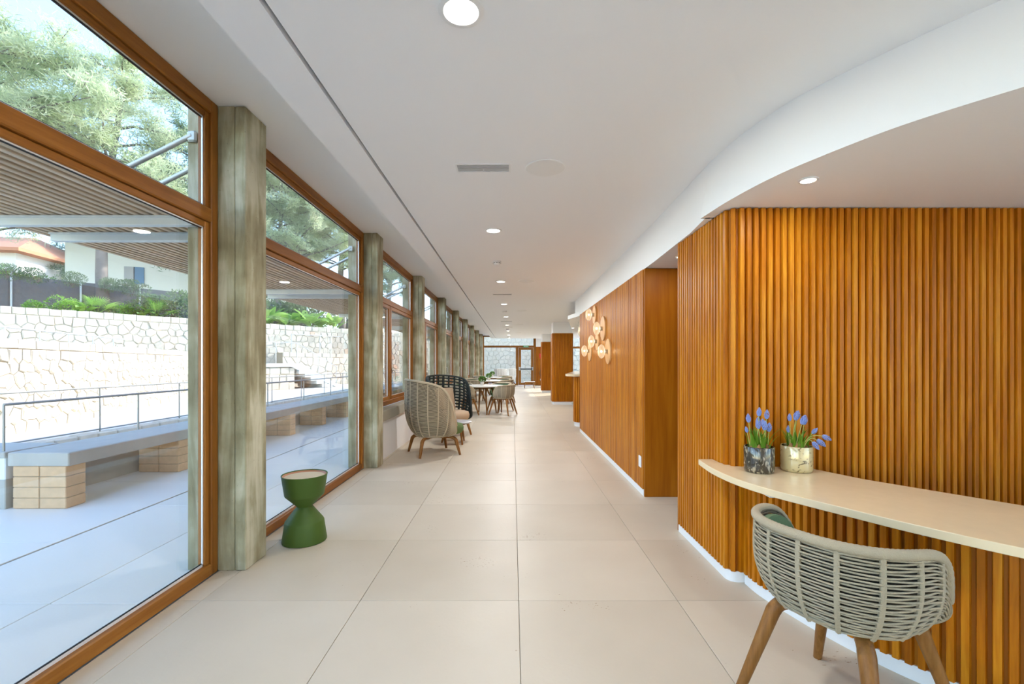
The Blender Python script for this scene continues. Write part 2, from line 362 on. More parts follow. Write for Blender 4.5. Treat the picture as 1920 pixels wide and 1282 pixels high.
M['merc_dark'] = mercury('smoky_mottled_glass', srgb(64,56,42), srgb(164,152,128), .58, (45,45,18))
M['merc_gold'] = mercury('silvered_gold_glass', srgb(90,76,50), srgb(206,188,140), .36, (22,22,45))

def globe_glass():
    m, N, L, B = newmat('clear_ribbed_glass'); N.remove(B)
    tr = N.new('ShaderNodeBsdfTransparent'); tr.inputs[0].default_value = (.97,.95,.90,1)
    gl = N.new('ShaderNodeBsdfGlossy'); gl.inputs['Roughness'].default_value = .05
    tl = N.new('ShaderNodeBsdfTranslucent'); tl.inputs[0].default_value = (1,.95,.85,1)
    lw = two_sided_fresnel(N, L, 1.5)
    a = N.new('ShaderNodeMixShader'); a.inputs[0].default_value = .34; L.new(tr.outputs[0], a.inputs[1]); L.new(tl.outputs[0], a.inputs[2])
    b = N.new('ShaderNodeMixShader'); L.new(lw.outputs[0], b.inputs[0]); L.new(a.outputs[0], b.inputs[1]); L.new(gl.outputs[0], b.inputs[2])
    L.new(b.outputs[0], N['Material Output'].inputs[0]); return m
M['globe'] = globe_glass()

ORD = ['nearest', 'second', 'third', 'fourth', 'fifth', 'sixth', 'seventh', 'eighth', 'ninth', 'tenth']

# ------------------------------------------------------------------ key dimensions
XG = -1.90          # inner face of the window frames
COL0 = 2.959; CP = 2.888; COLD = .25
ZC = 2.66           # dropped ceiling
ZS = 3.0            # window strip ceiling / roof slab underside
ZF = 2.29           # soffit underside, top of timber walls
YEND = 27.8; YB = -8.6; XR = 4.6

# ------------------------------------------------------------------ room shell
fl = struct('floor')
MB().box(-2.12, XR+.2, YB-.2, YEND+.15, -.25, -.018).obj('slab', M['grout'], fl)
TW = .888; gap = .0028
xs = [-1.757 - .143] + [.0335 - 2*.8935 + k*.8935 for k in range(0, 8)]
xs = [-1.897, -1.757, -.861, .0335, .930, 1.826, 2.722, 3.618, XR]
y0 = 2.590 - 3*.880
ys = [y0 + k*.880 for k in range(0, 37)]
ys = [y for y in ys if y < YEND - .1] + [YEND + .02]
tile_cache = {}
for i in range(len(xs)-1):
    for j in range(len(ys)-1):
        cx = (xs[i]+xs[i+1])/2; cy = (ys[j]+ys[j+1])/2
        if cx > 1.4 and (2.9 < cy < 3.5 or 4.8 < cy < 8.8): continue
        if cx > 1.9 and (cy > 9): 
            if cx > 3.0: continue
        wx = xs[i+1]-xs[i]-gap; wy = ys[j+1]-ys[j]-gap; key = (round(wx,3), round(wy,3))
        if key not in tile_cache:
            tile_cache[key] = MB().bbox(-wx/2, wx/2, -wy/2, wy/2, -.018, 0, .0015).mesh('tile', M['tile'])
        mo('tile', tile_cache[key], fl, loc=(cx, cy, 0))
MB().box(3.618, XR, 9, YEND, -.018, 0).obj('far_paving', M['tile'], fl)
MB().box(-1.897, XR, YB, y0-.003, -.018, 0).obj('rear_paving', M['tile'], fl)

ce = struct('ceiling')
MB().box(-2.0, XR+.3, YB-.3, YEND+.35, ZS, 3.72).obj('roof_slab', M['ceil'], ce)
MB().box(-1.145, -.924, YB, 24.65, ZC, ZS-.001).obj('ceiling_edge_strip', M['ceil'], ce)
MB().box(-.902, XR, YB, 24.65, ZC, ZS-.001).obj('ceiling_field', M['ceil'], ce)
MB().box(-.924, -.902, YB, 24.65, ZC+.03, ZS-.001).obj('shadow_gap', M['dark'], ce)

wb = struct('wall_back'); MB().box(-2.1, XR+.2, YB-.2, YB, 0, ZS).obj('wall_panel', M['white'], wb)
wr = struct('wall_side'); MB().box(XR, XR+.2, 1.0, 21.0, 0, ZS).obj('wall_panel', M['white'], wr); MB().box(XR, XR+.2, YB, 1.0, 2.66, ZS).obj('wall_panel', M['white'], wr)
MB().box(XR, XR+.2, 27.2, YEND+.1, 0, ZS).obj('wall_panel', M['white'], wr)
MB().box(XR, XR+.2, 21.0, 27.2, 2.75, ZS).obj('wall_panel', M['white'], wr)

# ------------------------------------------------------------------ soffit
top = catmull([(4.6,.15),(3.4,.42),(2.5,.88),(2.05,1.33),(1.778,1.668),(1.631,1.877),(1.437,2.225),(1.365,2.45),(1.318,2.70),(1.297,3.0)], 8)
bot = catmull([(4.6,.12),(3.4,.40),(2.5,.86),(2.03,1.29),(1.758,1.578),(1.547,1.848),(1.395,2.161),(1.318,2.392),(1.262,2.70),(1.235,3.02)], 8)
s = MB(); n = len(top)
vs = [(p[0],p[1],ZF) for p in bot] + [(p[0],p[1],ZC+.002) for p in top] + [(XR,3.02,ZF),(XR,3.02,ZC+.002)]
fs = [(i, n+i, n+i+1, i+1) for i in range(n-1)]
fs += [tuple(range(n)) + (2*n,), tuple(reversed(range(n, 2*n))) + (), (n-1, 2*n-1, 2*n+1, 2*n)]
s.add(vs, fs)
so = s.obj('trim_1', M['white'], None, 60); so['kind'] = 'structure'
T2 = [(1.297,3.0),(1.306,3.35),(1.325,4.3),(1.334,5.7),(1.337,9.83),(XR,9.83),(XR,3.0)]; B2 = [(1.262,3.0),(1.297,3.35)]+T2[2:]; n2 = len(T2)
MB().add([(p[0],p[1],ZF) for p in B2]+[(p[0],p[1],ZC+.002) for p in T2], [tuple(range(n2)), tuple(reversed(range(n2,2*n2)))]+[(i,n2+i,n2+(i+1)%n2,(i+1)%n2) for i in range(n2)]).obj('trim_2', M['white'], None, 60)['kind'] = 'structure'
MB().prism([(1.332,9.2),(1.335,9.25),(1.20,10.0),(1.85,14.0),(3.0,14.0),(3.0,9.2)], ZF-.002, ZF+.08).obj('trim_3', M['white'])['kind'] = 'structure'

# ------------------------------------------------------------------ slatted timber walls
PITCH = .0433
def slat_mesh(L, d=.021, wb=.031, wt=.023):
    h = wb/2; t = wt/2
    prof = [(-h,0),(-h,-.005),(-t,-d),(t,-d),(h,-.005),(h,0)]
    vs = [(x,y,0) for x,y in prof]+[(x,y,L) for x,y in prof]; n = 6
    return MB().add(vs, [(i,(i+1)%n,n+(i+1)%n,n+i) for i in range(n)]+[tuple(reversed(range(n))),tuple(range(n,2*n))]).mesh('slat', M['slat'])
def walk(path, step, start=None):
    # plan polyline -> list of (point, outward normal) at regular steps; outward is to the right of travel
    seg = []; tot = 0
    for a, b in zip(path[:-1], path[1:]):
        l = math.dist(a, b); seg.append((tot, l, a, b)); tot += l
    out = []; s_ = step/2 if start is None else start
    while s_ < tot:
        for t0, l, a, b in seg:
            if t0 <= s_ <= t0+l+1e-9:
                k = (s_-t0)/l; d = ((b[0]-a[0])/l, (b[1]-a[1])/l)
                out.append(((a[0]+(b[0]-a[0])*k, a[1]+(b[1]-a[1])*k), (d[1], -d[0]))); break
        s_ += step
    return out
def normals(path):
    out = []
    for i in range(len(path)):
        a = path[max(i-1,0)]; b = path[min(i+1,len(path)-1)]; l = math.dist(a,b)
        out.append((path[i], ((b[1]-a[1])/l, -(b[0]-a[0])/l)))
    return out
def slat_run(parent, path, z0, z1, pitch=PITCH, joined=False, back=.02, me=None, gaps=()):
    L = z1-z0; me = me or slat_mesh(L)
    MB().ribbon(normals(path), 0, back, z0, z1).obj('backing_panel', M['panelwood'], parent)
    acc = MB()
    for k, (p, nr) in enumerate(walk(path, pitch)):
        a = math.atan2(nr[0], -nr[1])      # local -Y -> normal
        if joined:
            ca, sa = math.cos(a), math.sin(a)
            acc.add([(p[0]+v.co.x*ca-v.co.y*sa, p[1]+v.co.x*sa+v.co.y*ca, z0+v.co.z) for v in me.vertices], [tuple(f.vertices) for f in me.polygons])
        else:
            mo('slat', me, parent, loc=(p[0]+nr[0]*random.uniform(-.0012,.0012), p[1]+nr[1]*random.uniform(-.0012,.0012), z0), rz=a)
    if joined: acc.obj('slats', M['slat'], parent, kind='stuff')
BBH = .065
sl_wall = slat_mesh(ZF-.004-BBH)
# corridor wall (with the sconces)
wa = struct('wall_right')
MB().box(1.352, XR, 4.612, 9.0, 0, ZF).obj('wall_core', M['panelwood'], wa)
MB().bbox(1.318, XR, 4.588, 4.612, 0, ZF-.004, .003).obj('end_panel', M['panelwood'], wa)
pathA = [(1.332, 9.0), (1.332, 4.62)]
slat_run(wa, [(1.332,9.0),(1.332,4.615)], BBH, ZF-.004, me=sl_wall)
MB().box(1.318, 1.352, 4.600, 4.606, 0, ZF-.004).obj('corner_strip', M['panelwood'], wa)
bbA = struct('baseboard_right'); MB().box(1.316, 1.352, 4.613, 9.0, 0, BBH).obj('baseboard_board', M['base'], bbA)
# near wall turning the corner behind the desk
wc = struct('wall_corner')
MB().box(1.375, XR, 2.855, 3.66, 0, ZF).obj('wall_core', M['panelwood'], wc)
MB().bbox(1.322, XR, 3.66, 3.682, 0, ZF-.004, .003).obj('end_panel', M['panelwood'], wc)
R = .05; cx, cy = 1.334+R, 2.815+R
arc = [(cx-R*math.cos(a), cy-R*math.sin(a)) for a in [math.pi/2*k/8 for k in range(9)]]
pathB = [(1.334, 3.66)] + arc + [(XR, 2.815)]
slat_run(wc, pathB, BBH, ZF-.004, me=sl_wall, back=.045)
bbB = struct('baseboard_corner'); MB().ribbon(normals(pathB), .012, .03, 0, BBH).obj('baseboard_board', M['base'], bbB)

# desk front (curved)
desk = thing('reception_desk', 'curved reception desk with vertical timber slats and pale stone top', 'desk')
dpath = catmull([(1.420,2.79),(1.437,2.61),(1.533,2.28),(1.612,2.095),(1.716,1.919),(1.93,1.66),(2.25,1.39),(2.75,1.10),(3.4,.86)], 6)
slat_run(desk, dpath, BBH, .662, back=.03)
MB().ribbon(normals(dpath), .010, .025, 0, BBH).obj('kickboard', M['base'], desk)
ZT = .71
cf = catmull([(1.218,3.01),(1.196,2.75),(1.218,2.50),(1.285,2.29),(1.365,2.136),(1.468,1.957),(1.565,1.796),(1.739,1.56),(1.97,1.33),(2.35,1.07),(2.9,.80),(3.5,.60)], 6)
cb = [(3.7,1.15),(3.1,1.38),(2.6,1.70),(2.26,2.03),(1.907,2.49),(1.80,2.72),(1.745,2.79),(1.43,2.79),(1.385,2.80),(1.345,2.83),(1.326,2.87),(1.312,2.90),(1.312,3.01)]
ct = MB().prism(cf+cb, ZT-.036, ZT).obj('stone_top', M['counter'], desk)
bv = ct.modifiers.new('edge', 'BEVEL'); bv.width = .003; bv.segments = 2; bv.limit_method = 'ANGLE'; bv.angle_limit = math.radians(50)
for p in [(1.305,2.33),(1.62,1.82)]:
    MB().box(p[0]-.03+.02, p[0]+.03+.02, p[1]-.02, p[1]+.05, ZT-.048, ZT-.036).obj('support_bracket', M['whiteplastic'], desk)

# socket plate on corridor wall
sp = thing('wall_socket', 'white wall plate low on the slatted corridor wall', 'wall plate', (1.315, 4.72, .33))
MB().bbox(-.011, 0, -.042, .042, -.058, .058, .004).obj('cover_plate', M['whiteplastic'], sp)
MB().bbox(-.014, -.010, -.026, .026, -.040, .040, .003).obj('rocker', M['whiteplastic'], sp)

# ------------------------------------------------------------------ columns
col_mesh = None
def column(k):
    y = COL0 + CP*k
    names = {-1: 'behind the camera', 0: 'nearest concrete column between the two large full-height windows', 1: 'second concrete column, right of the green hourglass table', 2: 'third concrete column, behind the woven highback armchairs'}
    lab = names.get(k, 'board-marked concrete column, %s from the camera along the windows' % ORD[k] if 0 <= k < 10 else 'concrete column')
    t = thing('concrete_column', lab, 'column', (0, y, 0), 0, 'concrete columns along the window wall')
    global col_mesh
    if col_mesh is None:
        a = MB(); b = MB(); c = MB()
        a.bbox(-1.795, -1.7235, 0, COLD, 0, ZS-.002, .006)
        b.bbox(-1.905, -1.797, .0015, COLD-.001, 0, ZS-.002, .004)
        c.bbox(-2.10, -1.907, 0, COLD, 0, ZS-.002, .006)
        col_mesh = [a.mesh('shaft', M['conc']), b.mesh('cast_strip', M['conc']), c.mesh('outer_shaft', M['conc'])]
    for n_, me in zip(('shaft','cast_strip','outer_shaft'), col_mesh): mo(n_, me, t)
    return t
for k in range(0, 9): column(k)

# ------------------------------------------------------------------ windows
def bar(o, name, x0, x1, y0, y1, z0, z1, mat, b=.006): return MB().bbox(x0,x1,y0,y1,z0,z1,b).obj(name, mat, o)
def handle(o, y, z, x=XG):
    h = MB().bbox(x, x+.012, y-.014, y+.014, z-.035, z+.035, .004)
    h.tube([(x+.01,y,z),(x+.045,y,z),(x+.052,y,z-.02),(x+.052,y+.004,z-.135)], .009, 8)
    return h.obj('handle', M['metal'], o, 40)
def pane(o, y0, y1, z0, z1):
    MB().box(-1.950, -1.940, y0, y1, z0, z1).obj('pane', M['glass'], o)
    # pale glazing bead and dark gasket round the pane, outside the timber
    b = MB(); t = .014
    for (a0,a1,b0,b1) in ((y0,y1,z0,z0+t),(y0,y1,z1-t,z1),(y0,y0+t,z0,z1),(y1-t,y1,z0,z1)):
        b.box(-1.937, -1.928, a0, a1, b0, b1)
    b.obj('glazing_bead', M['bead'], o)
    g = MB(); t = .006; 
    for (a0,a1,b0,b1) in ((y0+.013,y1-.013,z0+.013,z0+.019),(y0+.013,y1-.013,z1-.019,z1-.013)):
        g.box(-1.939, -1.933, a0, a1, b0, b1)
    g.obj('gasket', M['gasket'], o)
ZR0, ZR1 = 2.226, 2.312
def sash(o, y0, y1, z0, z1, fw=.055, inset=-.006):
    x0, x1 = -1.968, XG+inset
    bar(o, 'sash_stile', x0, x1, y0, y0+fw, z0, z1, M['framev']); bar(o, 'sash_stile', x0, x1, y1-fw, y1, z0, z1, M['framev'])
    bar(o, 'sash_rail', x0, x1, y0+fw, y1-fw, z0, z0+fw, M['frame']); bar(o, 'sash_rail', x0, x1, y0+fw, y1-fw, z1-fw, z1, M['frame'])
    pane(o, y0+fw-.01, y1-fw+.01, z0+fw-.01, z1-fw+.01)
def bay(k, kind):
    o = struct('window_%d' % (k+2) if k >= -1 else 'window_%d' % (14-k))
    y0 = COL0 + CP*(k-1) + COLD; y1 = COL0 + CP*k
    fx0, fx1 = -1.972, XG; jw = .065
    zb = 0.0 if kind != 'sill' else .70
    bar(o, 'jamb', fx0, fx1, y0, y0+jw, zb, ZS, M['framev']); bar(o, 'jamb', fx0, fx1, y1-jw, y1, zb, ZS, M['framev'])
    bar(o, 'head', fx0, fx1, y0+jw, y1-jw, ZS-.085, ZS, M['frame'])
    bar(o, 'bottom_rail', fx0, fx1, y0+jw, y1-jw, zb, zb+.075, M['frame'])
    bar(o, 'transom', fx0, fx1+.004, y0+jw, y1-jw, ZR0, ZR1, M['frame'])
    # slim inner sash of the top light
    i0, i1 = y0+jw, y1-jw
    fw = .038
    def light(a, b, z0, z1):
        X0, X1 = -1.962, XG-.016
        bar(o, 'light_stile', X0, X1, a, a+fw, z0, z1, M['framev'], .004); bar(o, 'light_stile', X0, X1, b-fw, b, z0, z1, M['framev'], .004)
        bar(o, 'light_rail', X0, X1, a+fw, b-fw, z1-fw, z1, M['frame'], .004)
        pane(o, a+fw-.008, b-fw+.008, z0, z1-fw+.008)
    light(i0, i1, ZR1, ZS-.085)
    if kind == 'fixed':
        light(i0, i1, .075, ZR0)
    else:
        m = i0 + .95
        bar(o, 'mullion', fx0, fx1, m, m+.06, zb+.075, ZR0, M['framev'])
        sash(o, i0, m, zb+.075, ZR0); sash(o, m+.06, i1, zb+.075, ZR0)
        handle(o, m+.06+.028, 1.22 if kind == 'sill' else 1.10)
    if kind == 'sill':
        MB().bbox(-1.92, -1.755, y0-.001, y1+.001, .545, .69, .006).obj('sill_beam', M['sillconc'], o)
        MB().box(-2.02, -1.80, y0, y1, 0, .55).obj('parapet_wall', M['white'], o)
    return o
kinds = {-1:'fixed', 0:'fixed', 1:'fixed', 2:'sill', 3:'door', 4:'sill', 5:'sill', 6:'sill', 7:'sill', 8:'door', 9:'fixed'}
kinds[-2] = kinds[-3] = 'fixed'  # unseen rear bays, added to bring more daylight to the ceiling
for k in range(-3, 9): bay(k, kinds[k])
# last piece between ninth column and the end wall
o = struct('window_11'); y0 = COL0+CP*8+COLD; y1 = YEND
bar(o,'jamb',-1.972,XG,y0,y0+.07,0,ZS,M['framev']); bar(o,'jamb',-1.972,XG,y1-.07,y1,0,ZS,M['framev'])
bar(o,'head',-1.972,XG,y0+.07,y1-.07,ZS-.085,ZS,M['frame']); bar(o,'bottom_rail',-1.972,XG,y0+.07,y1-.07,0,.075,M['frame']); bar(o,'transom',-1.972,XG,y0+.07,y1-.07,ZR0,ZR1,M['frame'])
MB().box(-1.95,-1.94,y0+.07,y1-.07,.075,ZR0).obj('pane', M['glass'], o); MB().box(-1.95,-1.94,y0+.07,y1-.07,ZR1,ZS-.085).obj('pane', M['glass'], o)

# ------------------------------------------------------------------ end wall
ew = struct('wall_end')
o = struct('window_12')
def ebar(o, name, x0, x1, z0, z1, mat, y0=YEND-.04, y1=YEND+.05): return MB().bbox(x0,x1,y0,y1,z0,z1,.006).obj(name, mat, o)
ebar(o,'jamb',-1.95,-1.74,0,ZS,M['framev']); ebar(o,'bottom_rail',-1.74,.18,0,.10,M['frame']); ebar(o,'transom',-1.74,1.25,2.28,2.40,M['frame'])
ebar(o,'head',-1.74,1.25,2.92,ZS,M['frame']); ebar(o,'mullion',.18,.34,0,2.28,M['framev']); ebar(o,'post',1.25,1.40,0,ZS,M['framev'])
MB().box(-1.74,.18,YEND,YEND+.01,.10,2.28).obj('pane', M['glass'], o); MB().box(-1.74,1.25,YEND,YEND+.01,2.40,2.92).obj('pane', M['glass'], o)
d = struct('door_1')
ebar(d,'door_stile',.35,.50,.02,2.27,M['framev'],YEND-.03,YEND+.03); ebar(d,'door_stile',1.10,1.24,.02,2.27,M['framev'],YEND-.03,YEND+.03)
ebar(d,'door_rail',.50,1.10,.02,.16,M['frame'],YEND-.03,YEND+.03); ebar(d,'door_rail',.50,1.10,2.14,2.27,M['frame'],YEND-.03,YEND+.03)
MB().box(.50,1.10,YEND,YEND+.01,.16,2.14).obj('pane', M['glass'], d)
pb = MB().tube([(.44,YEND-.11,.98),(1.17,YEND-.11,.98)], .03, 8).obj('panic_bar', M['black'], d, 40)
for x in (.42, 1.19): MB().bbox(x-.05,x+.05,YEND-.13,YEND-.03,.90,1.10,.015).obj('panic_bar_bracket', M['metal'], d)
MB().box(1.40,2.75,YEND,YEND+.1,0,2.33).obj('timber_panel', M['panelwood'], ew); MB().box(1.40,2.75,YEND+.01,YEND+.1,2.33,ZS).obj('upper_wall', M['white'], ew)
o = struct('window_13')
ebar(o,'jamb',2.75,2.87,0,ZS,M['framev']); ebar(o,'jamb',4.45,XR,0,ZS,M['framev']); ebar(o,'transom',2.87,4.45,2.22,2.34,M['frame']); ebar(o,'bottom_rail',2.87,4.45,0,.1,M['frame']); ebar(o,'head',2.87,4.45,2.92,ZS,M['frame'])
MB().box(2.87,4.45,YEND,YEND+.01,.1,2.22).obj('pane', M['glass'], o); MB().box(2.87,4.45,YEND,YEND+.01,2.34,2.92).obj('pane', M['glass'], o)
o = struct('window_14')
for y in (21.0, 23.0, 25.0, 27.12): MB().bbox(XR,XR+.1,y,y+.08,0,2.75,.006).obj('mullion', M['framev'], o)
for z in (0, 2.67): MB().bbox(XR,XR+.1,21.0,27.2,z,z+.08,.006).obj('rail', M['frame'], o)
MB().box(XR+.04,XR+.05,21.0,27.2,.08,2.67).obj('pane', M['glass'], o)

o = struct('window_15')  # unseen side glazing, added so sun behind the camera bounces onto the ceiling
for i in range(6): MB().bbox(XR,XR+.1,YB+i*1.9,YB+i*1.9+.07,0,2.66,.006).obj('mullion', M['framev'], o)
for z in (0, 2.58): MB().bbox(XR,XR+.1,YB,1.0,z,z+.08,.006).obj('rail', M['frame'], o)
MB().box(XR+.04,XR+.05,YB,1.0,.08,2.58).obj('pane', M['glass'], o)
# safety signs
ex = thing('exit_sign', 'small green exit sign above the far glass door', 'sign', (.795, YEND-.055, 2.345))
MB().bbox(-.165,.165,-.012,.012,-.045,.045,.004).obj('sign_plate', M['green'], ex)
def text(body, size, mat, parent, loc, rot):
    cu = bpy.data.curves.new('lettering', 'FONT'); cu.body = body; cu.size = size; cu.extrude = .0; cu.align_x = 'CENTER'; cu.align_y = 'CENTER'
    cu.materials.append(mat); t = bpy.data.objects.new('lettering', cu); C.objects.link(t); me = bpy.data.meshes.new_from_object(t); bpy.data.objects.remove(t); t = mo('lettering', me, parent); t.location = loc; t.rotation_euler = rot; return t
text('SALIDA', .078, M['whiteplastic'], ex, (0,-.0135,0), (math.pi/2,0,0))
fs_ = thing('fire_sign', 'red fire extinguisher sign on the far timber panel', 'sign', (1.72, YEND-.006, 1.78))
MB().bbox(-.11,.14,-.006,.006,-.10,.13,.003).obj('sign_plate', M['red'], fs_)
MB().box(-.11,.14,-.004,.006,-.16,-.115).obj('caption_plate', M['red'], fs_)
g = MB().box(-.02,.035,-.009,-.005,-.07,.05); g.box(-.008,.02,-.009,-.005,.05,.075); g.box(-.045,-.008,-.009,-.005,.06,.07); g.obj('extinguisher_symbol', M['whiteplastic'], fs_)
fe = thing('fire_extinguisher', 'red fire extinguisher hanging low on the far timber panel', 'extinguisher', (1.83, YEND-.11, .45))
MB().lathe([(0,0),(.075,0),(.085,.02),(.085,.40),(.06,.46),(.025,.48),(.025,.52)], 20).obj('cylinder', M['red'], fe, 40)
MB().bbox(-.05,.05,-.02,.02,.52,.56,.006).obj('valve_lever', M['black'], fe)
MB().tube(catmull([(-.03,0,.53),(-.14,-.01,.50),(-.2,-.01,.30),(-.16,-.01,.10),(-.09,-.03,.06)],5), .014, 8).obj('hose', M['black'], fe, 60)
MB().lathe([(.086,.12),(.087,.12),(.087,.22),(.086,.22)], 20).obj('paper_band', M['whiteplastic'], fe)
bx = thing('wall_outlet', 'white outlet box at the foot of the far timber panel', 'outlet', (1.78, YEND-.012, .34)); MB().bbox(-.12,.12,-.012,.012,-.05,.05,.004).obj('cover', M['whiteplastic'], bx); MB().bbox(-.09,.09,-.016,-.011,-.035,.035,.002).obj('flap', M['whiteplastic'], bx)

# ------------------------------------------------------------------ clad pillars
def pillar(x0, x1, y0, y1, lab, cap):
    t = thing('clad_pillar', lab, 'pillar', (0,0,0), 0, 'timber-clad pillars'); r = .05
    def rr(i):
        pts = []
        for (cx, cy, a0) in ((x1-r,y0+r,-90),(x1-r,y1-r,0),(x0+r,y1-r,90),(x0+r,y0+r,180)):
            for k in range(5): a = math.radians(a0+22.5*k); pts.append((cx+(r-i)*math.cos(a), cy+(r-i)*math.sin(a)))
        return pts
    p = rr(0); p = p+[p[0]]
    slat_run(t, list(p), .10, 2.30, joined=True)
    MB().prism(rr(.004), 0, .10).obj('plinth', M['base'], t); MB().box(x0+.012, x1-.012, y0+.012, y1-.012, 2.30, cap).obj('capital', M['white'], t)
pillar(1.29, 1.93, 14.78, 15.4, 'nearer timber-slatted pillar with white top beyond the corridor wall', ZC)
pillar(1.32, 1.93, 20.76, 21.4, 'farther timber-slatted pillar with white top near the end door', ZC)

# bar counter beyond the corridor wall
bc = thing('bar_counter', 'rounded timber bar counter with pale top past the corridor wall', 'counter')
p = [(4.0,9.62),(1.55,9.62)]
arc2 = [(1.52-.2*math.sin(a), 9.82-.2*math.cos(a)) for a in [math.pi/2*k/6 for k in range(7)]]
bp_ = list(reversed([(4.0,9.62)]+arc2+[(1.33,9.95),(1.95,13.2)]))
slat_run(bc, bp_, .09, 1.05, joined=True); MB().ribbon(normals(bp_), -.004, .03, 0, .09).obj('plinth', M['base'], bc)
ctop = [(1.78,13.3),(1.14,9.95)] + [(1.34-.2*math.cos(a), 9.75-.2*math.sin(a)) for a in [math.pi/2*k/6 for k in range(7)]] + [(4.0,9.55),(4.0,10.1),(1.9,10.1),(1.8,10.4),(2.3,13.3)]
MB().prism(ctop, 1.06, 1.105).obj('stone_top', M['counter'], bc)
bl = thing('glass_lantern', 'clear glass lamp hanging beside the bar opening', 'lamp', (1.52, 10.3, 1.98))
MB().lathe([(.012,.31),(.02,.30),(.05,.28),(.06,.2),(.045,.13),(.06,.06),(.045,-.02),(.02,-.05),(0,-.05)], 16).obj('glass_body', M['globe'], bl, 60)
MB().lathe([(0,.06),(.018,.08),(.018,.12),(0,.14)], 10).obj('lamp_bulb', M['bulb'], bl, 60)
MB().tube([(0,0,.30),(0,0,ZF-1.98)], .006, 6).obj('flex', M['metal'], bl)

# ------------------------------------------------------------------ wall sconces
SC = [(7.29,2.107,.29,'topmost'),(6.60,1.837,.352,'second highest'),(7.05,1.672,.28,'middle'),(7.74,1.545,.342,'lowest far'),(6.25,1.498,.346,'lowest near')]
for (y, z, dia, lab) in SC:
    t = thing('wall_sconce', '%s of five glass globe sconces on wooden discs' % lab, 'sconce', (1.315, y, z), 0, 'sconce cluster on the slatted wall')
    r = dia/2
    MB().lathe([(0,0),(r-.004,0),(r,-.004),(r,-.022),(r-.004,-.026),(0,-.026)], 40, axis='x').obj('back_disc', M['plywood'], t, 40)
    MB().lathe([(.030,-.026),(.030,-.060),(.022,-.066),(0,-.066)], 16, axis='x').obj('lamp_holder', M['metal'], t, 40)
    prof = [(.022,-.062)]+[(.098*math.sin(a), -.108+.05*math.cos(a)) for a in [math.radians(14+166*k/14) for k in range(15)]]
    MB().lathe(prof, 28, axis='x').obj('glass_globe', M['globe'], t, 'all' if False else 80)
    MB().lathe([(0,-.121)]+[(.013*math.sin(a), -.108-.013*math.cos(a)) for a in [math.radians(20*k) for k in range(1,9)]]+[(0,-.095)], 12, axis='x').obj('bulb', M['bulb'], t, 80)
    L_ = bpy.data.lights.new('sconce_light','POINT'); L_.energy = .22; L_.color = (1,.78,.5); L_.shadow_soft_size = .03
    lo = bpy.data.objects.new('sconce_light', L_); C.objects.link(lo); lo.parent = t; lo.location = (-.108, 0, 0)

# ------------------------------------------------------------------ ceiling fittings
ring = MB().lathe([(.062,0),(.085,0),(.086,-.003),(.082,-.006),(.066,-.006),(.060,.006)], 36).mesh('trim_ring', M['whiteplastic'], 40)
disc = MB().lathe([(0,.003),(.063,.003),(.063,.006),(0,.006)], 36).mesh('diffuser', M['disc_light'])
DL = [1.72, 4.57, 7.43, 10.27, 13.1, 15.95, 18.8, 21.6, 24.0]
def downlight(x, y, z, lab, power=1.0, s=1.0, grp='downlights along the corridor ceiling'):
    t = thing('ceiling_downlight', lab, 'downlight', (x, y, z), 0, grp); t.scale = (s,s,1)
    mo('trim_ring', ring, t); mo('diffuser', disc, t, loc=(0,0,-.006))
    L_ = bpy.data.lights.new('downlight_lamp','AREA'); L_.shape = 'DISK'; L_.size = .12; L_.energy = LAMP_W*power; L_.color = (.98,.985,1.0)
    lo = bpy.data.objects.new('downlight_lamp', L_); C.objects.link(lo); lo.parent = t; lo.location = (0,0,-.012)
for i, y in enumerate(DL):
    downlight(-.194, y, ZC, '%s round ceiling downlight from the camera' % ORD[i], 1.0 if i < 2 else 1.35)
downlight(1.533, 2.38, ZF, 'small recessed downlight under the white soffit above the desk', .15, .55, 'downlights under the soffit')
downlight(1.50, 4.1, ZF, 'small recessed downlight in the gap between the timber walls', .1, .5, 'downlights under the soffit')
downlight(1.62, 12.4, ZF-.002, 'recessed downlight over the far bar counter', .5, .6, 'downlights under the soffit')
for i, (x, y) in enumerate([(2.6,-.8),(2.6,1.6-2.2),]):
    pass
for i, y in enumerate([3.1, 8.8, 14.5, 17.0]):
    t = thing('air_vent', '%s rectangular air grille in the white ceiling' % ORD[i], 'vent', (-.2, y, ZC), 0, 'air grilles in the ceiling')
    b = MB(); w_, h_ = .185, .066
    b.box(-w_,w_,-h_,-h_+.012,-.005,.002); b.box(-w_,w_,h_-.012,h_,-.005,.002); b.box(-w_,-w_+.012,-h_+.012,h_-.012,-.005,.002); b.box(w_-.012,w_,-h_+.012,h_-.012,-.005,.002)
    b.obj('grille_frame', M['whiteplastic'], t)
    MB().box(-w_+.012,w_-.012,-h_+.012,h_-.012,-.0015,.001).obj('grille_panel', M['greygrille'], t)
    for q in range(5): MB().box(-w_+.012,w_-.012,-.045+q*.02,-.041+q*.02,-.004,-.001).obj('louvre_blade', M['greygrille'], t)
    MB().lathe([(0,-.006),(.006,-.005),(.006,-.001)], 8, (.0,.03,0)).obj('centre_screw', M['whiteplastic'], t)
for i, y in enumerate([3.1, 7.39, 11.6, 15.7, 19.9]):
    t = thing('ceiling_speaker', '%s round flush speaker grille in the ceiling' % ORD[i], 'speaker', (.22, y, ZC), 0, 'ceiling speakers')
    MB().lathe([(.118,.001),(.132,.001),(.132,-.004),(.128,-.006),(.118,-.006)], 40).obj('speaker_rim', M['whiteplastic'], t, 30)
    MB().lathe([(0,-.006),(.06,-.0055),(.118,-.004),(.118,0)], 40).obj('grille', M['greygrille'], t, 30)
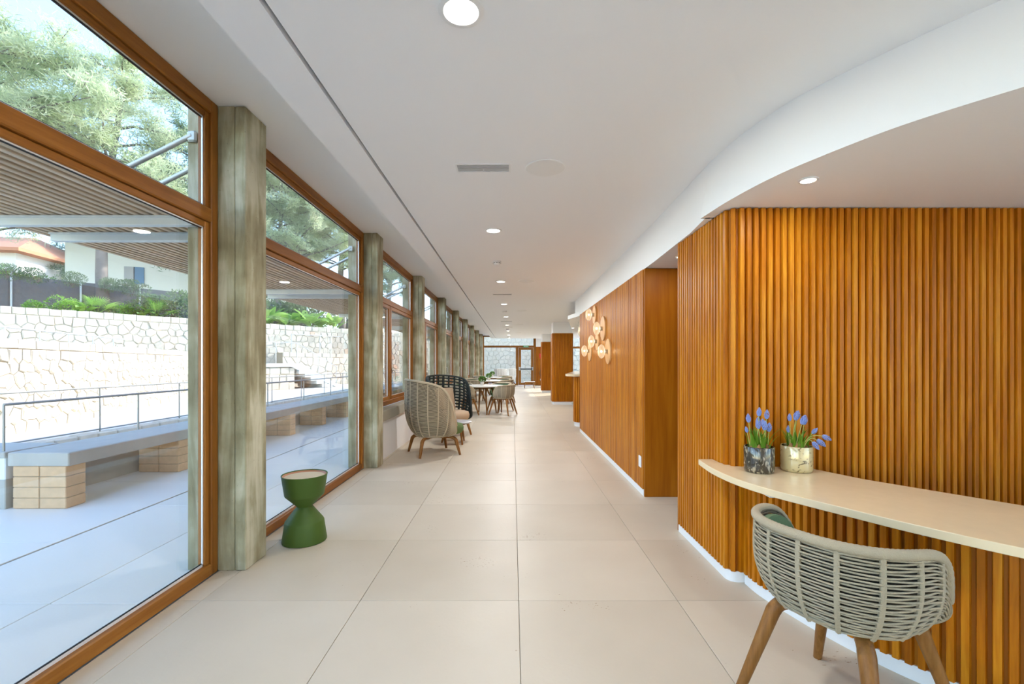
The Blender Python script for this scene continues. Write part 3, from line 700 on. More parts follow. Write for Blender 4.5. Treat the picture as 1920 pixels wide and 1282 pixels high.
for i, y in enumerate([5.95, 11.6, 17.6, 23.0]):
    t = thing('smoke_detector', '%s white smoke detector on the corridor ceiling' % ORD[i], 'smoke detector', (-.205, y, ZC), 0, 'smoke detectors')
    MB().lathe([(.055,0),(.055,-.012),(.050,-.016),(0,-.016)], 24).obj('detector_base', M['whiteplastic'], t, 30)
    MB().lathe([(.046,-.016),(.048,-.03),(.036,-.045),(.0,-.05)], 24).obj('detector_head', M['whiteplastic'], t, 30)
    for q in range(8):
        a = q*math.pi/4; MB().box(.047*math.cos(a)-.006,.047*math.cos(a)+.006,.047*math.sin(a)-.006,.047*math.sin(a)+.006,-.028,-.022).obj('vent_slot', M['black'], t)

# ------------------------------------------------------------------ woven tub chairs
def leg_set(t, feet, top_r, z_top, mat, r0=.027, r1=.017):
    for (fx, fy) in feet:
        l = math.hypot(fx, fy); ux, uy = fx/l, fy/l
        a = l*top_r; pts = [(ux*a*.45,uy*a*.45,z_top+.006),(ux*a*.88,uy*a*.88,z_top+.004),(ux*a*1.03,uy*a*1.03,z_top-.03),(fx,fy,0)]
        P = [Vector(p) for p in pts]
        MB().tube(catmull([tuple(p) for p in P[:3]],4)+[tuple(P[2].lerp(P[3],.5)), tuple(P[3])], [r0*.8]*4+[r0*.95]*3+[r0]*2+[(r0+r1)/2, r1], 10).obj('leg', mat, t, 50)
def shell_chair(name, label, group, a, b, z0, hb, ha, A, rows, nrib, rr, rope, pad, cushion, feet, zleg, segs=44, s0=.66, pad_t=(.10,.93), topr=.66, open_weave=False, seat_h=.09, back_cushion=None, cf=.06, ribr=.0085, ex=2.35, drop=.2, sexp=3.5):
    t = thing(name, label, 'chair', (0,0,0), 0, group)
    A = math.radians(A)
    def sc(q): return s0 + (1-s0)*(1-(1-min(1,q))**sexp) - .05*max(0,q-.55)
    def rim(th):
        u = abs(th)/A; return hb - (hb-ha)*u*u - drop*u**9
    def P(th, q, off=0):
        c, s_ = math.cos(th), math.sin(th)
        k = (abs(c)**ex+abs(s_)**ex)**(-1/ex)
        f = sc(q)*k
        return ((a*f-off)*s_, -(b*f-off)*c, z0 + (rim(th)-z0)*q)
    wv = MB()
    for j in range(rows):
        q = (j+.6)/(rows+.4); pts = []
        for i in range(segs+1):
            th = -A + 2*A*i/segs
            ph = (i/segs)*(nrib-1)*math.pi
            off = (.0045 if j % 2 else -.0045)*math.cos(ph)
            pts.append(P(th, q, off))
        wv.tube(pts, rr, 4, True)
    if not open_weave:
        wi = MB()
        for j in range(rows):
            q = (j+1.1)/(rows+.6)
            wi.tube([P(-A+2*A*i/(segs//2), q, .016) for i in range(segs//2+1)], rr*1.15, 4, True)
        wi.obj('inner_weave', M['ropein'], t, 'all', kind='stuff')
    wv.obj('rope_weave', rope, t, 'all', kind='stuff')
    for i in range(nrib):
        th = -A + 2*A*i/(nrib-1)
        MB().tube([P(th, q/10, 0) for q in range(11)], ribr, 6).obj('rib', rope, t, 60)
    pts = [P(-A, q/6.0) for q in range(1, 6)]
    path = [P(-A+2*A*i/150, 1.0) for i in range(151)]
    rads = [.0160+.0026*abs(math.sin(i*math.pi/2+.4)) for i in range(151)]
    MB().tube(path, rads, 8).obj('wrapped_rim', rope, t, 60)
    if pad:
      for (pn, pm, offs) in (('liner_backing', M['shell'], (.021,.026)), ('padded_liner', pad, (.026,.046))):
        m, n = 8, 32; vs = []; fs = []
        for off in offs:
            for j in range(m+1):
                for i in range(n+1):
                    th = (-A + 2*A*i/n)*.98; q = pad_t[0]+(pad_t[1]-pad_t[0])*j/m; vs.append(P(th, q, off))
        W = n+1; K = (m+1)*W
        for j in range(m):
            for i in range(n):
                p0 = j*W+i; fs.append((p0,p0+1,p0+1+W,p0+W)); fs.append((K+p0+W,K+p0+1+W,K+p0+1,K+p0))
        for i in range(n):
            p0 = m*W+i; fs.append((p0,p0+1,K+p0+1,K+p0)); p0 = i; fs.append((K+p0,K+p0+1,p0+1,p0))
        for j in range(m):
            p0 = j*W; fs.append((p0+W,K+p0+W,K+p0,p0)); p0 = j*W+n; fs.append((p0,K+p0,K+p0+W,p0+W))
        MB().add(vs, fs).obj(pn, pm, t, 60)
    # base pan
    prof = [(0,z0-.012),(.80,z0-.010),(.97,z0+.004),(1.0,z0+.02),(.96,z0+.03),(0,z0+.03)]
    MB().lathe([(r*s0*a*1.08, z) for r, z in prof], 36, sy=b/a).obj('seat_pan', rope if not open_weave else M['shell'], t, 50)
    rs = a*(.80 if s0 > .74 else .74); zc = z0+.03
    cp = [(0,zc),(rs*.92,zc),(rs*1.0,zc+seat_h*.25),(rs*1.01,zc+seat_h*.55),(rs*.95,zc+seat_h*.88),(rs*.6,zc+seat_h*1.03),(0,zc+seat_h*1.06)]
    MB().lathe(cp, 36, c=(0,cf,0), sy=b/a*.98).obj('seat_cushion', cushion, t, 80)
    if back_cushion:
        m = MB(); w_, h_, d_ = back_cushion
        vs = []; fs = []
        NU, NV = 10, 10
        for sgn in (-1, 1):
            for i in range(NU+1):
                for j in range(NV+1):
                    u = i/NU*2-1; v = j/NV*2-1
                    e = max(0,(1-abs(u)**3.5)*(1-abs(v)**3.5))**.5
                    vs.append((u*w_/2, -b*.40 + sgn*d_/2*e - (v+1)*.055, zc+seat_h+ (v+1)/2*h_))
        W = NV+1; K = (NU+1)*W
        for i in range(NU):
            for j in range(NV):
                p0 = i*W+j; fs.append((p0,p0+W,p0+W+1,p0+1)); fs.append((K+p0+1,K+p0+W+1,K+p0+W,K+p0))
        m.add(vs, fs); m.obj('back_cushion', cushion, t, 80)
    leg_set(t, feet, topr, zleg, M['legwood'])
    fr = MB(); fr.tube([(feet[0][0]*topr*.6,feet[0][1]*topr*.6,zleg),(feet[2][0]*topr*.6,feet[2][1]*topr*.6,zleg)], .015, 6); fr.tube([(feet[1][0]*topr*.6,feet[1][1]*topr*.6,zleg),(feet[3][0]*topr*.6,feet[3][1]*topr*.6,zleg)], .015, 6)
    fr.obj('cross_frame', M['legwood'], t)
    return t

dfeet = [(-.25,-.285),(.25,-.285),(.25,.285),(-.25,.285)]
fg = shell_chair('tub_chair', 'taupe rope tub chair pulled up to the reception desk', None, .283, .295, .428, .740, .722, 118, 28, 11, .0042, M['rope'], M['greenpad'], M['greenfab'], dfeet, .405, 66, .76, drop=.2, ribr=.0095, topr=.62)
fg.location = (1.252, 1.735, 0); fg.rotation_euler = (0,0,face_rz(.885,.466))
dc = shell_chair('tub_chair', 'x', 'woven chairs at the round dining tables', .295, .30, .425, .775, .745, 118, 26, 11, .0046, M['ropew'], M['greenpad'], M['greenfab'], dfeet, .405, 44, .76, drop=.2)

# round dining tables
TX, TY = -.80, 12.2
tb = thing('round_table', 'nearest round dining table with a white top and plant', 'table', (TX,TY,0), 0, 'round dining tables')
MB().lathe([(0,.715),(.545,.715),(.575,.732),(.578,.742),(.572,.748),(0,.748)], 56).obj('table_top', M['tablewhite'], tb, 30)
MB().lathe([(.0,.672),(.30,.672),(.30,.714),(0,.714)], 30).obj('under_frame', M['legwood'], tb, 30)
for a in (20, 110, 200, 290):
    a = math.radians(a); c_, s_ = math.cos(a), math.sin(a)
    MB().tube([(.24*c_,.24*s_,.70),(.28*c_,.28*s_,.62),(.34*c_,.34*s_,.30),(.38*c_,.38*s_,0)], [.028,.026,.022,.017], 10).obj('leg', M['legwood'], tb, 50)
TBL = [(TX,TY),(-.83,15.8),(-.88,19.4)]
TN = ['nearest','middle','farthest']
OFF = [(.543,-.27,'right near','beside the aisle'),(-.45,-.45,'left near','partly behind the dark armchair'),(.45,.65,'right far','beyond the table'),(-.55,.55,'left far','by the window wall')]
first = True
for i, (x, y) in enumerate(TBL):
    if i: copy_tree(tb, None, '%s round dining table with a white top and plant' % ['','second','third'][i], (x,y,0), .3*i)
    for (dx, dy, nm, wh) in OFF:
        lab = 'woven tub chair at the %s of the %s round table' % (nm, TN[i])
        l = math.hypot(dx, dy); rz = face_rz(-dx/l, -dy/l)
        if first: dc['label'] = lab; dc.location = (x+dx,y+dy,0); dc.rotation_euler = (0,0,rz); first = False
        else: copy_tree(dc, None, lab, (x+dx,y+dy,0), rz)
# potted herbs on the tables
def leaves(mb, n, fn, size, w=.45, fold=0):
    for _ in range(n):
        p, d = fn()
        d = Vector(d).normalized(); s_ = d.orthogonal().normalized(); s_.rotate(Matrix.Rotation(random.uniform(0,6.28), 3, d))
        l = size*random.uniform(.6,1.3); p = Vector(p); m = p+d*l*.5; e = p+d*l
        nrm = d.cross(s_)
        mb.add([p, m+s_*l*w*.5+nrm*l*.08, e, m-s_*l*w*.5+nrm*l*.08], [(0,1,2,3)])
def ball_fn(c, r, flat=1):
    def f():
        d = Vector((random.gauss(0,1),random.gauss(0,1),random.gauss(0,1)+.25)).normalized()
        k = random.uniform(.55,1)**.5
        return (c[0]+d.x*r*k, c[1]+d.y*r*k, c[2]+d.z*r*k*flat), d+Vector((random.gauss(0,.4),random.gauss(0,.4),random.gauss(0,.4)))
    return f
ph = thing('potted_herb', 'round leafy herb in a pale pot on the nearest table', 'plant', (-.82,12.3,.748), 0, 'potted herbs on the dining tables')
MB().lathe([(0,0),(.048,0),(.056,.10),(.052,.10),(.046,.09),(0,.09)], 24).obj('pot', M['pot'], ph, 40)
lm = MB(); leaves(lm, 520, ball_fn((0,0,.155),.085,.75), .035, .7); lm.obj('foliage', M['tuft'], ph, kind='stuff')
copy_tree(ph, None, 'round leafy herb in a pale pot on the middle table', (-.82,15.7,.748), 1.0)
copy_tree(ph, None, 'round leafy herb in a pale pot on the farthest table', (-.87,19.5,.748), 2.1)

# highback armchairs
lfeet = [(-.30,-.30),(.30,-.30),(.30,.30),(-.30,.30)]
lc = shell_chair('highback_armchair', 'tall taupe woven armchair with green seat in front of window', 'highback armchairs', .405, .415, .27, 1.10, .93, 122, 42, 13, .0052, M['ropew'], None, M['greenfab'], lfeet, .245, 60, .62, drop=.5, sexp=5, topr=.82, cf=.15, seat_h=.14, back_cushion=(.5,.36,.14))
lc.location = (-1.176, 6.83, 0); lc.rotation_euler = (0,0,face_rz(.885,.465))
ld = shell_chair('highback_armchair', 'dark green open-weave armchair with beige cushions behind the low table', 'highback armchairs', .405, .415, .27, 1.10, .93, 122, 13, 17, .0165, M['roped'], None, M['beigefab'], lfeet, .245, 60, .62, drop=.5, sexp=5, topr=.82, cf=.15, open_weave=True, seat_h=.16, back_cushion=(.5,.40,.15), ribr=.020)
ld.location = (-1.20, 8.62, 0); ld.rotation_euler = (0,0,face_rz(.62,-.78))
lw = shell_chair('highback_armchair', 'left pale armchair in the sun by the end window', 'highback armchairs', .405, .415, .27, 1.02, .88, 122, 40, 13, .0075, M['ropesun'], None, M['ropesun'], lfeet, .245, 40, .62, drop=.5, sexp=5, topr=.82, seat_h=.14)
lw.location = (-.62, 25.2, 0); lw.rotation_euler = (0,0,face_rz(.2,.98))
copy_tree(lw, None, 'right pale armchair in the sun by the end window', (.02-.25, 26.3, 0), face_rz(-.3,.95))

lt = thing('low_table', 'low round side table with grey top between the armchairs', 'table', (-.955, 7.72, 0))
MB().lathe([(0,.335),(.245,.335),(.265,.348),(.265,.358),(.258,.362),(0,.362)], 44).obj('table_top', M['tablegrey'], lt, 30)
MB().lathe([(0,.31),(.16,.31),(.17,.334),(0,.334)], 24).obj('under_frame', M['legwood'], lt, 30)
for a in (-58, 62, 182):
    a = math.radians(a); c_, s_ = math.cos(a), math.sin(a)
    MB().tube([(.14*c_,.14*s_,.33),(.17*c_,.17*s_,.28),(.24*c_,.24*s_,0)], [.024,.022,.015], 10).obj('leg', M['legwood'], lt, 50)

st = thing('small_bench', 'small low table with white top near the far glass door', 'table', (.88, 24.5, 0))
MB().bbox(-.30,.30,-.22,.22,.335,.365,.012).obj('table_top', M['tablewhite'], st)
MB().box(-.24,.24,-.17,.17,.29,.334).obj('apron', M['legwood'], st)
for sx in (-1,1):
    for sy in (-1,1): MB().tube([(sx*.20,sy*.14,.32),(sx*.22,sy*.16,.25),(sx*.27,sy*.20,0)], [.026,.024,.016], 8).obj('leg', M['legwood'], st, 50)

# green hourglass side table
hg = thing('hourglass_table', 'green metal hourglass side table by the nearest column', 'side table', (-1.575, 3.47, 0))
k = 1.0
MB().lathe([(0,0),(.150,0),(.157,.004),(.158,.010),(.138,.150),(.133,.158),(.058,.258),(.056,.262),(.058,.266),(.136,.344),(.140,.352),(.160,.488),(.163,.498),(.161,.502),(.157,.500),(.154,.488),(.150,.478),(0,.478)], 64).obj('hourglass_body', M['greenmet'], hg, 30)
MB().lathe([(.154,.4795),(.1555,.494),(.1535,.496),(.146,.484),(.143,.4805)], 64).obj('rim_lining', M['dishrim'], hg, 40)
MB().lathe([(0,.4785),(.144,.4785),(.146,.483),(.142,.486),(0,.486)], 64).obj('tray', M['dish'], hg, 30)
MB().bbox(.03,.052,-.128,-.118,.486,.492,.002).obj('finger_notch', M['black'], hg)

# ------------------------------------------------------------------ grape hyacinths on the desk
def flower_pot(name, label, loc, mat, r, h, blooms, seed, nl):
    random.seed(seed)
    t = thing(name, label, 'plant', loc, 0, 'grape hyacinth pots on the desk')
    MB().lathe([(0,.002),(r*.88,0),(r*.97,.006),(r,.02),(r,h-.004),(r-.002,h),(r-.006,h-.002),(r-.006,h-.03),(0,h-.03)], 40).obj('glass_pot', mat, t, 50)
    so_ = MB()
    for q in range(9):
        a = q*2.4; d = r*.62*math.sqrt((q+.3)/9); so_.lathe([(0,-.01),(.018,.0),(.022,.012),(.014,.028),(.004,.042),(0,.044)], 10, (d*math.cos(a), d*math.sin(a), h-.028))
    so_.obj('bulbs', M['bulbskin'], t, 60)
    for q in range(nl):
        a = random.uniform(0,6.28); d = r*random.uniform(.15,.72); x, y = d*math.cos(a), d*math.sin(a)
        L_ = random.uniform(.06,.135); lean = random.uniform(.1,.55)*L_; a2 = a+random.uniform(-.6,.6)
        wd = random.uniform(.0045,.007); pts = []
        vs = []; fs = []; nrm = (-math.sin(a2), math.cos(a2))
        for i in range(6):
            u = i/5; px = x+math.cos(a2)*lean*u*u; py = y+math.sin(a2)*lean*u*u; pz = h-.012+L_*(u-.12*u*u)
            ww = wd*(1-u**2.2)+.0006; vs += [(px-nrm[0]*ww,py-nrm[1]*ww,pz),(px+math.cos(a2)*-.0015,py+math.sin(a2)*-.0015,pz-.001),(px+nrm[0]*ww,py+nrm[1]*ww,pz)]
        for i in range(5):
            b0 = i*3; fs += [(b0,b0+1,b0+4,b0+3),(b0+1,b0+2,b0+5,b0+4)]
        MB().add(vs, fs).obj('leaf', M['muscleaf'], t, 'all')
    for (bx_, by_, bz, ex_, ey_, ez, sz) in blooms:
        # stem from base to bloom; bloom axis follows the stem end
        p0 = Vector((bx_,by_,h-.015)); p2 = Vector((bx_+ex_, by_+ey_, h+ez))
        droop = ez < .06
        mid = p0.lerp(p2,.5)+Vector((0,0,.035 if droop else .006))
        path = catmull([tuple(p0), tuple(mid), tuple(p2)], 6)
        st_ = MB().tube(path, .0021, 6).obj('stem', M['muscstem'], t, 60)
        ax = (Vector(path[-1])-Vector(path[-4])).normalized()
        if droop: ax = (ax+Vector((.2,0,-.5))).normalized()
        q = ax.to_track_quat('Z','Y'); fl_ = MB()
        rows = 9
        for rI in range(rows):
            u = rI/(rows-1); rad = .0112*sz*(math.sin(math.pi*(u*.80+.16)))**.9; z = u*.044*sz; nb = max(4, int(9*(1-u*.55)))
            for kk in range(nb):
                a = 2*math.pi*(kk+.5*(rI%2))/nb; c_ = Vector((rad*math.cos(a), rad*math.sin(a), z-.003))
                c_ = q @ c_ + p2; br = .0044*sz*(1-u*.35)
                fl_.add([c_+q@Vector(v_)*br for v_ in ((1,0,0),(-1,0,0),(0,1,0),(0,-1,0),(0,0,.9),(0,0,-1.3))], [(0,2,4),(2,1,4),(1,3,4),(3,0,4),(2,0,5),(1,2,5),(3,1,5),(0,3,5)])
        core = [q@Vector((.005*sz*math.cos(a)*f_,.005*sz*math.sin(a)*f_,z_))+p2 for z_, f_ in ((0,.8),(.03*sz,.8),(.044*sz,.1)) for a in [k_*math.pi/3 for k_ in range(6)]]
        fl_.add(core, [(i*6+k_, i*6+(k_+1)%6, i*6+6+(k_+1)%6, i*6+6+k_) for i in range(2) for k_ in range(6)])
        mo('flower_head', fl_.mesh('flower_head', M['muscflower'], 60), st_)
flower_pot('hyacinth_pot', 'blue grape hyacinths in a smoky mottled glass pot on the desk', (1.432,2.668,ZT), M['merc_dark'], .081, .148,
    [(-.045,0,0,-.015,0,.145,1.0),(-.005,.01,0,.01,0,.18,1.0),(.035,0,0,.015,.01,.165,1.05),(.0,-.03,0,-.03,-.02,.115,1.0),(.01,-.03,0,-.01,-.03,.11,1.1),(.03,-.02,0,-.015,0,.118,1.0),(.04,-.02,0,-.01,-.03,.10,1.05),(-.05,.0,0,-.02,0,.085,.7),(0,.02,0,.005,0,.125,1.0)], 3, 46)
flower_pot('hyacinth_pot', 'drooping blue grape hyacinths in a gold mottled glass pot', (1.664,2.690,ZT), M['merc_gold'], .084, .148,
    [(-.035,.0,0,-.005,0,.15,.85),(-.03,0,0,.025,0,.155,1.1),(-.02,.01,0,.03,0,.16,1.0),(-.02,-.02,0,.035,-.01,.135,1.1),(.02,0,0,.025,0,.13,1.1),(.02,-.01,0,.07,0,.075,.9),(.0,-.02,0,.14,-.01,.057,1.1),(.02,-.02,0,.075,-.03,.035,1.1),(.02,-.03,0,.035,-.04,.025,1.0),(-.03,.02,0,-.005,0,.08,.8)], 5, 42)
random.seed(11)

# ------------------------------------------------------------------ outside: terrace, bench, pergola
te = struct('floor_terrace')
MB().box(-4.75, -2.0, -8, 40, -.30, -.02).obj('terrace_base', M['grout'], te)
txs = [-2.105, -2.58, -3.392]; tx2 = [-3.412, -4.75]
def slabs(xa, xb, ya, yb, step):
    y = ya; me = None
    while y < yb - .01:
        wx = abs(xb-xa)-.006; wy = step-.006
        if me is None: me = MB().bbox(-wx/2,wx/2,-wy/2,wy/2,-.02,0,.002).mesh('paving_slab', M['terr'])
        mo('paving_slab', me, te, loc=((xa+xb)/2, y+step/2, 0)); y += step
slabs(-2.58,-2.0,2.555-1.76*3,36,1.76); slabs(-3.392,-2.58,2.555-1.76*3,36,1.76); slabs(-4.75,-3.412,3.43-1.76*3,36,1.76)
MB().box(-3.412,-3.392,-6,38,-.02,-.008).obj('drain_slot', M['drain'], te)

def brick_pier(t, x0, x1, y0, y1, h):
    rows = 4; bh = h/rows
    for r in range(rows):
        for c in range(2):
            w_ = (x1-x0)/2
            MB().bbox(x0+c*w_+.003, x0+(c+1)*w_-.003, y0, y1, r*bh+.003, (r+1)*bh-.002, .005).obj('brick', M['brick'], t)
    MB().box(x0+.01,x1-.01,y0+.008,y1-.008,0,h).obj('mortar_core', M['mortar'], t)
bn = thing('terrace_bench', 'long concrete terrace bench on sandstone brick piers', 'bench')
yb0 = 4.20
for k in range(9): 
    seg0 = yb0+.0 + k*2.84; MB().bbox(-4.635,-4.07,seg0+.003,seg0+2.837,.393,.518,.008).obj('seat_slab', M['benchconc'], bn)
for k in range(14): brick_pier(bn, -4.60, -4.105, 4.215+k*1.42, 4.415+k*1.42, .392)
kb = thing('terrace_kerb', 'low concrete kerb running behind the terrace bench', 'kerb')
for k in range(12): MB().bbox(-4.76,-4.65,4.2+k*2.4+.002,4.2+(k+1)*2.4-.002,-.25,.27,.006).obj('kerb_block', M['benchconc'], kb)
pw = thing('parapet_pier', 'white pier with grey cap at the near end of the bench', 'pier')
MB().bbox(-5.25,-4.66,4.21,4.55,-.3,.47,.006).obj('pier_body', M['housewhite'], pw); MB().bbox(-5.27,-4.645,4.19,4.70,.47,.525,.006).obj('cap', M['benchconc'], pw)

def railing(name, label, pts, ztop, zbot, step, r=.017, mat=None, mid=None, foot=None, phase=0, flat=True):
    t = thing(name, label, 'railing'); mat = mat or M['rail']
    path = [(p[0],p[1],(p[2] if len(p) > 2 else 0)+ztop) for p in pts]
    MB().tube(path, r, 8).obj('handrail', mat, t, 50)
    if mid is not None: MB().tube([(p[0],p[1],p[2]-ztop+mid) for p in path], r*.7, 6).obj('lower_rail', mat, t, 50)
    for a, b in zip(pts[:-1], pts[1:]):
        l = math.dist(a[:2], b[:2]); n_ = max(1, int((l-phase)/step)); 
        for i in range(n_+1):
            u = (phase+i*step)/l
            if u > 1.001: break
            x = a[0]+(b[0]-a[0])*u; y = a[1]+(b[1]-a[1])*u; zz = (a[2]+(b[2]-a[2])*u) if len(a) > 2 else 0
            MB().bbox(x-r*.75,x+r*.75,y-r*.5,y+r*.5,zbot+zz,ztop+zz,.003).obj('post', mat, t)
    return t
railing('terrace_railing', 'near steel railing behind the terrace bench', [(-4.70,4.235),(-4.70,26)], .955, -.2, 1.52, r=.0135)
railing('path_railing', 'far steel railing along the pale path edge', [(-6.5,5.5),(-6.5,26)], .955, .2, 1.72, mid=.30, r=.0135)

gd = struct('ground')
MB().box(-60, -2.0, -30, 90, -.9, -.32).obj('lower_ground', M['path'], gd)
MB().box(-40, -6.42, -12, 60, -.32, .2).obj('pale_path', M['path'], gd)
MB().box(-2.0, 60, YEND+.1, 90, -.9, -.03).obj('far_patio', M['path'], gd)
MB().box(XR+.3, 60, -30, YEND+.1, -.9, -.03).obj('side_yard', M['path'], gd)

pg = thing('pergola', 'timber slatted pergola on galvanised beams over the terrace', 'pergola')
for i in range(20):
    x = -2.15 - i*.0645
    MB().bbox(x-.034, x, -4, 29.5, 2.268, 2.30, .004).obj('slat', M['perslat'], pg)
MB().box(-3.43, -2.11, -4, 29.5, 2.325, 2.36).obj('roof_board', M['perroof'], pg)
for i in range(20):
    pass
for k in range(-1, 9):
    yc = COL0 + CP*k + COLD/2
    for dy in (-.20, .175):
        b = MB().bbox(-3.29, -2.02, yc+dy, yc+dy+.05, 2.208, 2.266, .004); b.obj('beam', M['galv'], pg)
        MB().box(-3.29,-2.02,yc+dy-.012,yc+dy+.062,2.255,2.2665).obj('beam_flange', M['galv'], pg)
    for dy in (-.14, .135):
        y_ = yc+dy
        MB().tube([(-2.06,y_,2.80),(-2.95,y_,2.36)], .016, 8).obj('tie_rod', M['railw'], pg, 50)
    MB().bbox(-2.09,-2.03,yc-.15,yc-.125,2.76,2.83,.01).obj('bracket', M['galv'], pg)

# ------------------------------------------------------------------ rubble stone walls
def clip(poly, px, py, nx, ny):
    out = []
    for i in range(len(poly)):
        a = poly[i]; b = poly[(i+1)%len(poly)]
        da = (a[0]-px)*nx+(a[1]-py)*ny; db = (b[0]-px)*nx+(b[1]-py)*ny
        if da <= 0: out.append(a)
        if da*db < 0:
            t = da/(da-db); out.append((a[0]+(b[0]-a[0])*t, a[1]+(b[1]-a[1])*t))
    return out
def stone_piece(mb, poly, gapw, d):
    n_ = len(poly); cx = sum(p[0] for p in poly)/n_; cy = sum(p[1] for p in poly)/n_
    rad = sum(math.dist(p,(cx,cy)) for p in poly)/n_
    f1 = max(.3, 1-gapw/rad); f2 = f1*random.uniform(.78,.88)
    tx, ty = random.uniform(-.08,.08), random.uniform(-.08,.08)
    r0 = [(cx+(p[0]-cx)*f1, 0, cy+(p[1]-cy)*f1) for p in poly]
    r1 = [(x, -d*.62, z) for x, _, z in r0]
    r2 = [(cx+(p[0]-cx)*f2, -d - (p[0]-cx)*tx - (p[1]-cy)*ty, cy+(p[1]-cy)*f2) for p in poly]
    vs = r0+r1+r2; fs = []
    for r in (0,1):
        for i in range(n_): fs.append((r*n_+i, r*n_+(i+1)%n_, (r+1)*n_+(i+1)%n_, (r+1)*n_+i))
    fs.append(tuple(range(2*n_, 3*n_)))
    mb.add(vs, fs); return mb
def stone_wall(name, label, A, B, z0, z1, size, cope, mat, thick=.45, limit=290, vis=None, mortar='mortar'):
    """A -> B in plan with the seen face on the right-hand side of travel."""
    Lw = math.dist(A, B); rz = math.atan2(B[1]-A[1], B[0]-A[0])
    t = thing(name, label, 'wall', (A[0],A[1],z0), rz); Hh = z1-z0
    MB().box(0, Lw, 0, thick, 0, Hh-.01).obj('mortar_core', M[mortar], t)
    Hv = Hh - cope; polys = []
    nx = int(Lw/size); ny = max(2, int(Hv/(size*.85))); sx = Lw/nx; sz = Hv/ny
    seeds = {}
    for j in range(ny):
        for i in range(nx):
            seeds[(i,j)] = ((i+.5+(.5 if j%2 else 0)*.9+random.uniform(-.36,.36))*sx, (j+.5+random.uniform(-.34,.34))*sz)
    for (i,j), p in seeds.items():
        poly = [(max(0,p[0]-2*sx),max(0,p[1]-2*sz)),(min(Lw,p[0]+2*sx),max(0,p[1]-2*sz)),(min(Lw,p[0]+2*sx),min(Hv,p[1]+2*sz)),(max(0,p[0]-2*sx),min(Hv,p[1]+2*sz))]
        for di in range(-3,4):
            for dj in range(-2,3):
                q = seeds.get((i+di,j+dj))
                if q is None or q == p: continue
                poly = clip(poly, (p[0]+q[0])/2, (p[1]+q[1])/2, q[0]-p[0], q[1]-p[1])
                if len(poly) < 3: break
            if len(poly) < 3: break
        if len(poly) >= 3: polys.append(poly)
    x = 0
    while x < Lw-.02:
        w_ = size*random.uniform(.8,1.5); x1 = min(Lw, x+w_)
        polys.append([(x,Hv),(x1,Hv),(x1,Hh+random.uniform(-.015,.02)),(x,Hh+random.uniform(-.015,.02))]); x = x1
    if vis: polys.sort(key=lambda p: vis(p[0][0], p[0][1]))
    rest = MB()
    for k, poly in enumerate(polys):
        d = random.uniform(.022,.045)
        if k < limit:
            mb = MB(); cx = sum(p[0] for p in poly)/len(poly); cz = sum(p[1] for p in poly)/len(poly)
            stone_piece(mb, [(p[0]-cx,p[1]-cz) for p in poly], size*.04, d)
            mo('stone', mb.mesh('stone', mat), t, loc=(cx,0,cz))
        else: stone_piece(rest, poly, size*.04, d)
    if rest.v: rest.obj('far_stones', mat, t, kind='stuff')
    return t
random.seed(21)
stone_wall('stone_wall', 'sunlit rubble stone wall beyond the terrace railings', (-7.35,5.54), (-10.9,15.78), .18, 1.73, .205, .16, M['stone'], vis=lambda u,v: abs(u-3.4))
stone_wall('stone_wall', 'tall back rubble wall topped with shrubs below the house', (-19.5,10.9), (-3.2,33.0), .18, 3.2, .31, .25, M['stoneshade'], vis=lambda u,v: (0 if v > 1.2 else 100)+abs(u-9), mortar='mortar_pale')
stone_wall('stone_wall', 'middle stone wall behind the outdoor stair landing', (-10.9,21.7), (-4.9,32.6), .18, 1.85, .38, .22, M['stone'], limit=200)
stone_wall('stone_wall', 'grey stone wall standing outside the far end door', (-6.5,33.2), (9.5,33.2), -.1, 3.45, .36, .3, M['stone'], vis=lambda u,v: abs(u-7)+v*.5, mortar='mortar_pale')
# kerb under the far railing
kw = thing('path_kerb', 'white rough stone edging under the far path railing', 'kerb')
y = 3.0
while y < 27:
    l = random.uniform(.28,.5); MB().bbox(-6.58,-6.40,y+.006,y+l-.006,-.35,.27+random.uniform(-.012,.012),.015).obj('stone', M['stone'], kw); y += l

# outdoor stair with landing
sa = math.atan2(22.0-18.9, -8.4+10.1); stn = thing('garden_stair', 'pale outdoor stair descending from a stone-faced landing', 'stair', (-10.1,18.9,.2), sa)
MB().box(-3.0,1.45,0,1.75,.98,1.12).obj('landing_slab', M['path'], stn)
ns = 7; rise = 1.12/ns; run = 2.1/ns
for i in range(ns-1):
    MB().bbox(1.45+i*run, 1.45+(i+1)*run+.01, 0, 1.75, max(0, 1.12-(i+1)*rise-.30), 1.12-(i+1)*rise, .006).obj('step', M['path'], stn)
MB().add([(1.1,-.02,.98),(1.1,.12,.98),(3.45,.12,0),(3.45,-.02,0),(1.45,-.02,1.12),(1.45,.12,1.12),(3.6,.12,.10),(3.6,-.02,.10)], [(0,1,2,3),(4,7,6,5),(0,3,7,4),(1,5,6,2),(0,4,5,1),(3,2,6,7)]).obj('stringer', M['housewhite'], stn)
MB().box(-3.0,1.3,.12,1.7,0,.98).obj('landing_core', M['mortar'], stn)
sm = MB(); x = -3.0
random.seed(5)
for r in range(3):
    x = -3.0
    while x < 1.25-r*.0:
        l = random.uniform(.28,.5); x1 = min(1.3, x+l); stone_piece(MB(), [(0,0),(.1,0),(.1,.1),(0,.1)], .01, .03)
        mb = MB(); stone_piece(mb, [(x-x1,-.16+random.uniform(-.03,.03)),(0,-.16),(0,.16),(x-x1,.16+random.uniform(-.03,.03))], .012, .05); o = mo('stone', mb.mesh('stone', M['stone']), stn, loc=(x1,.12,.16+r*.325)); x = x1
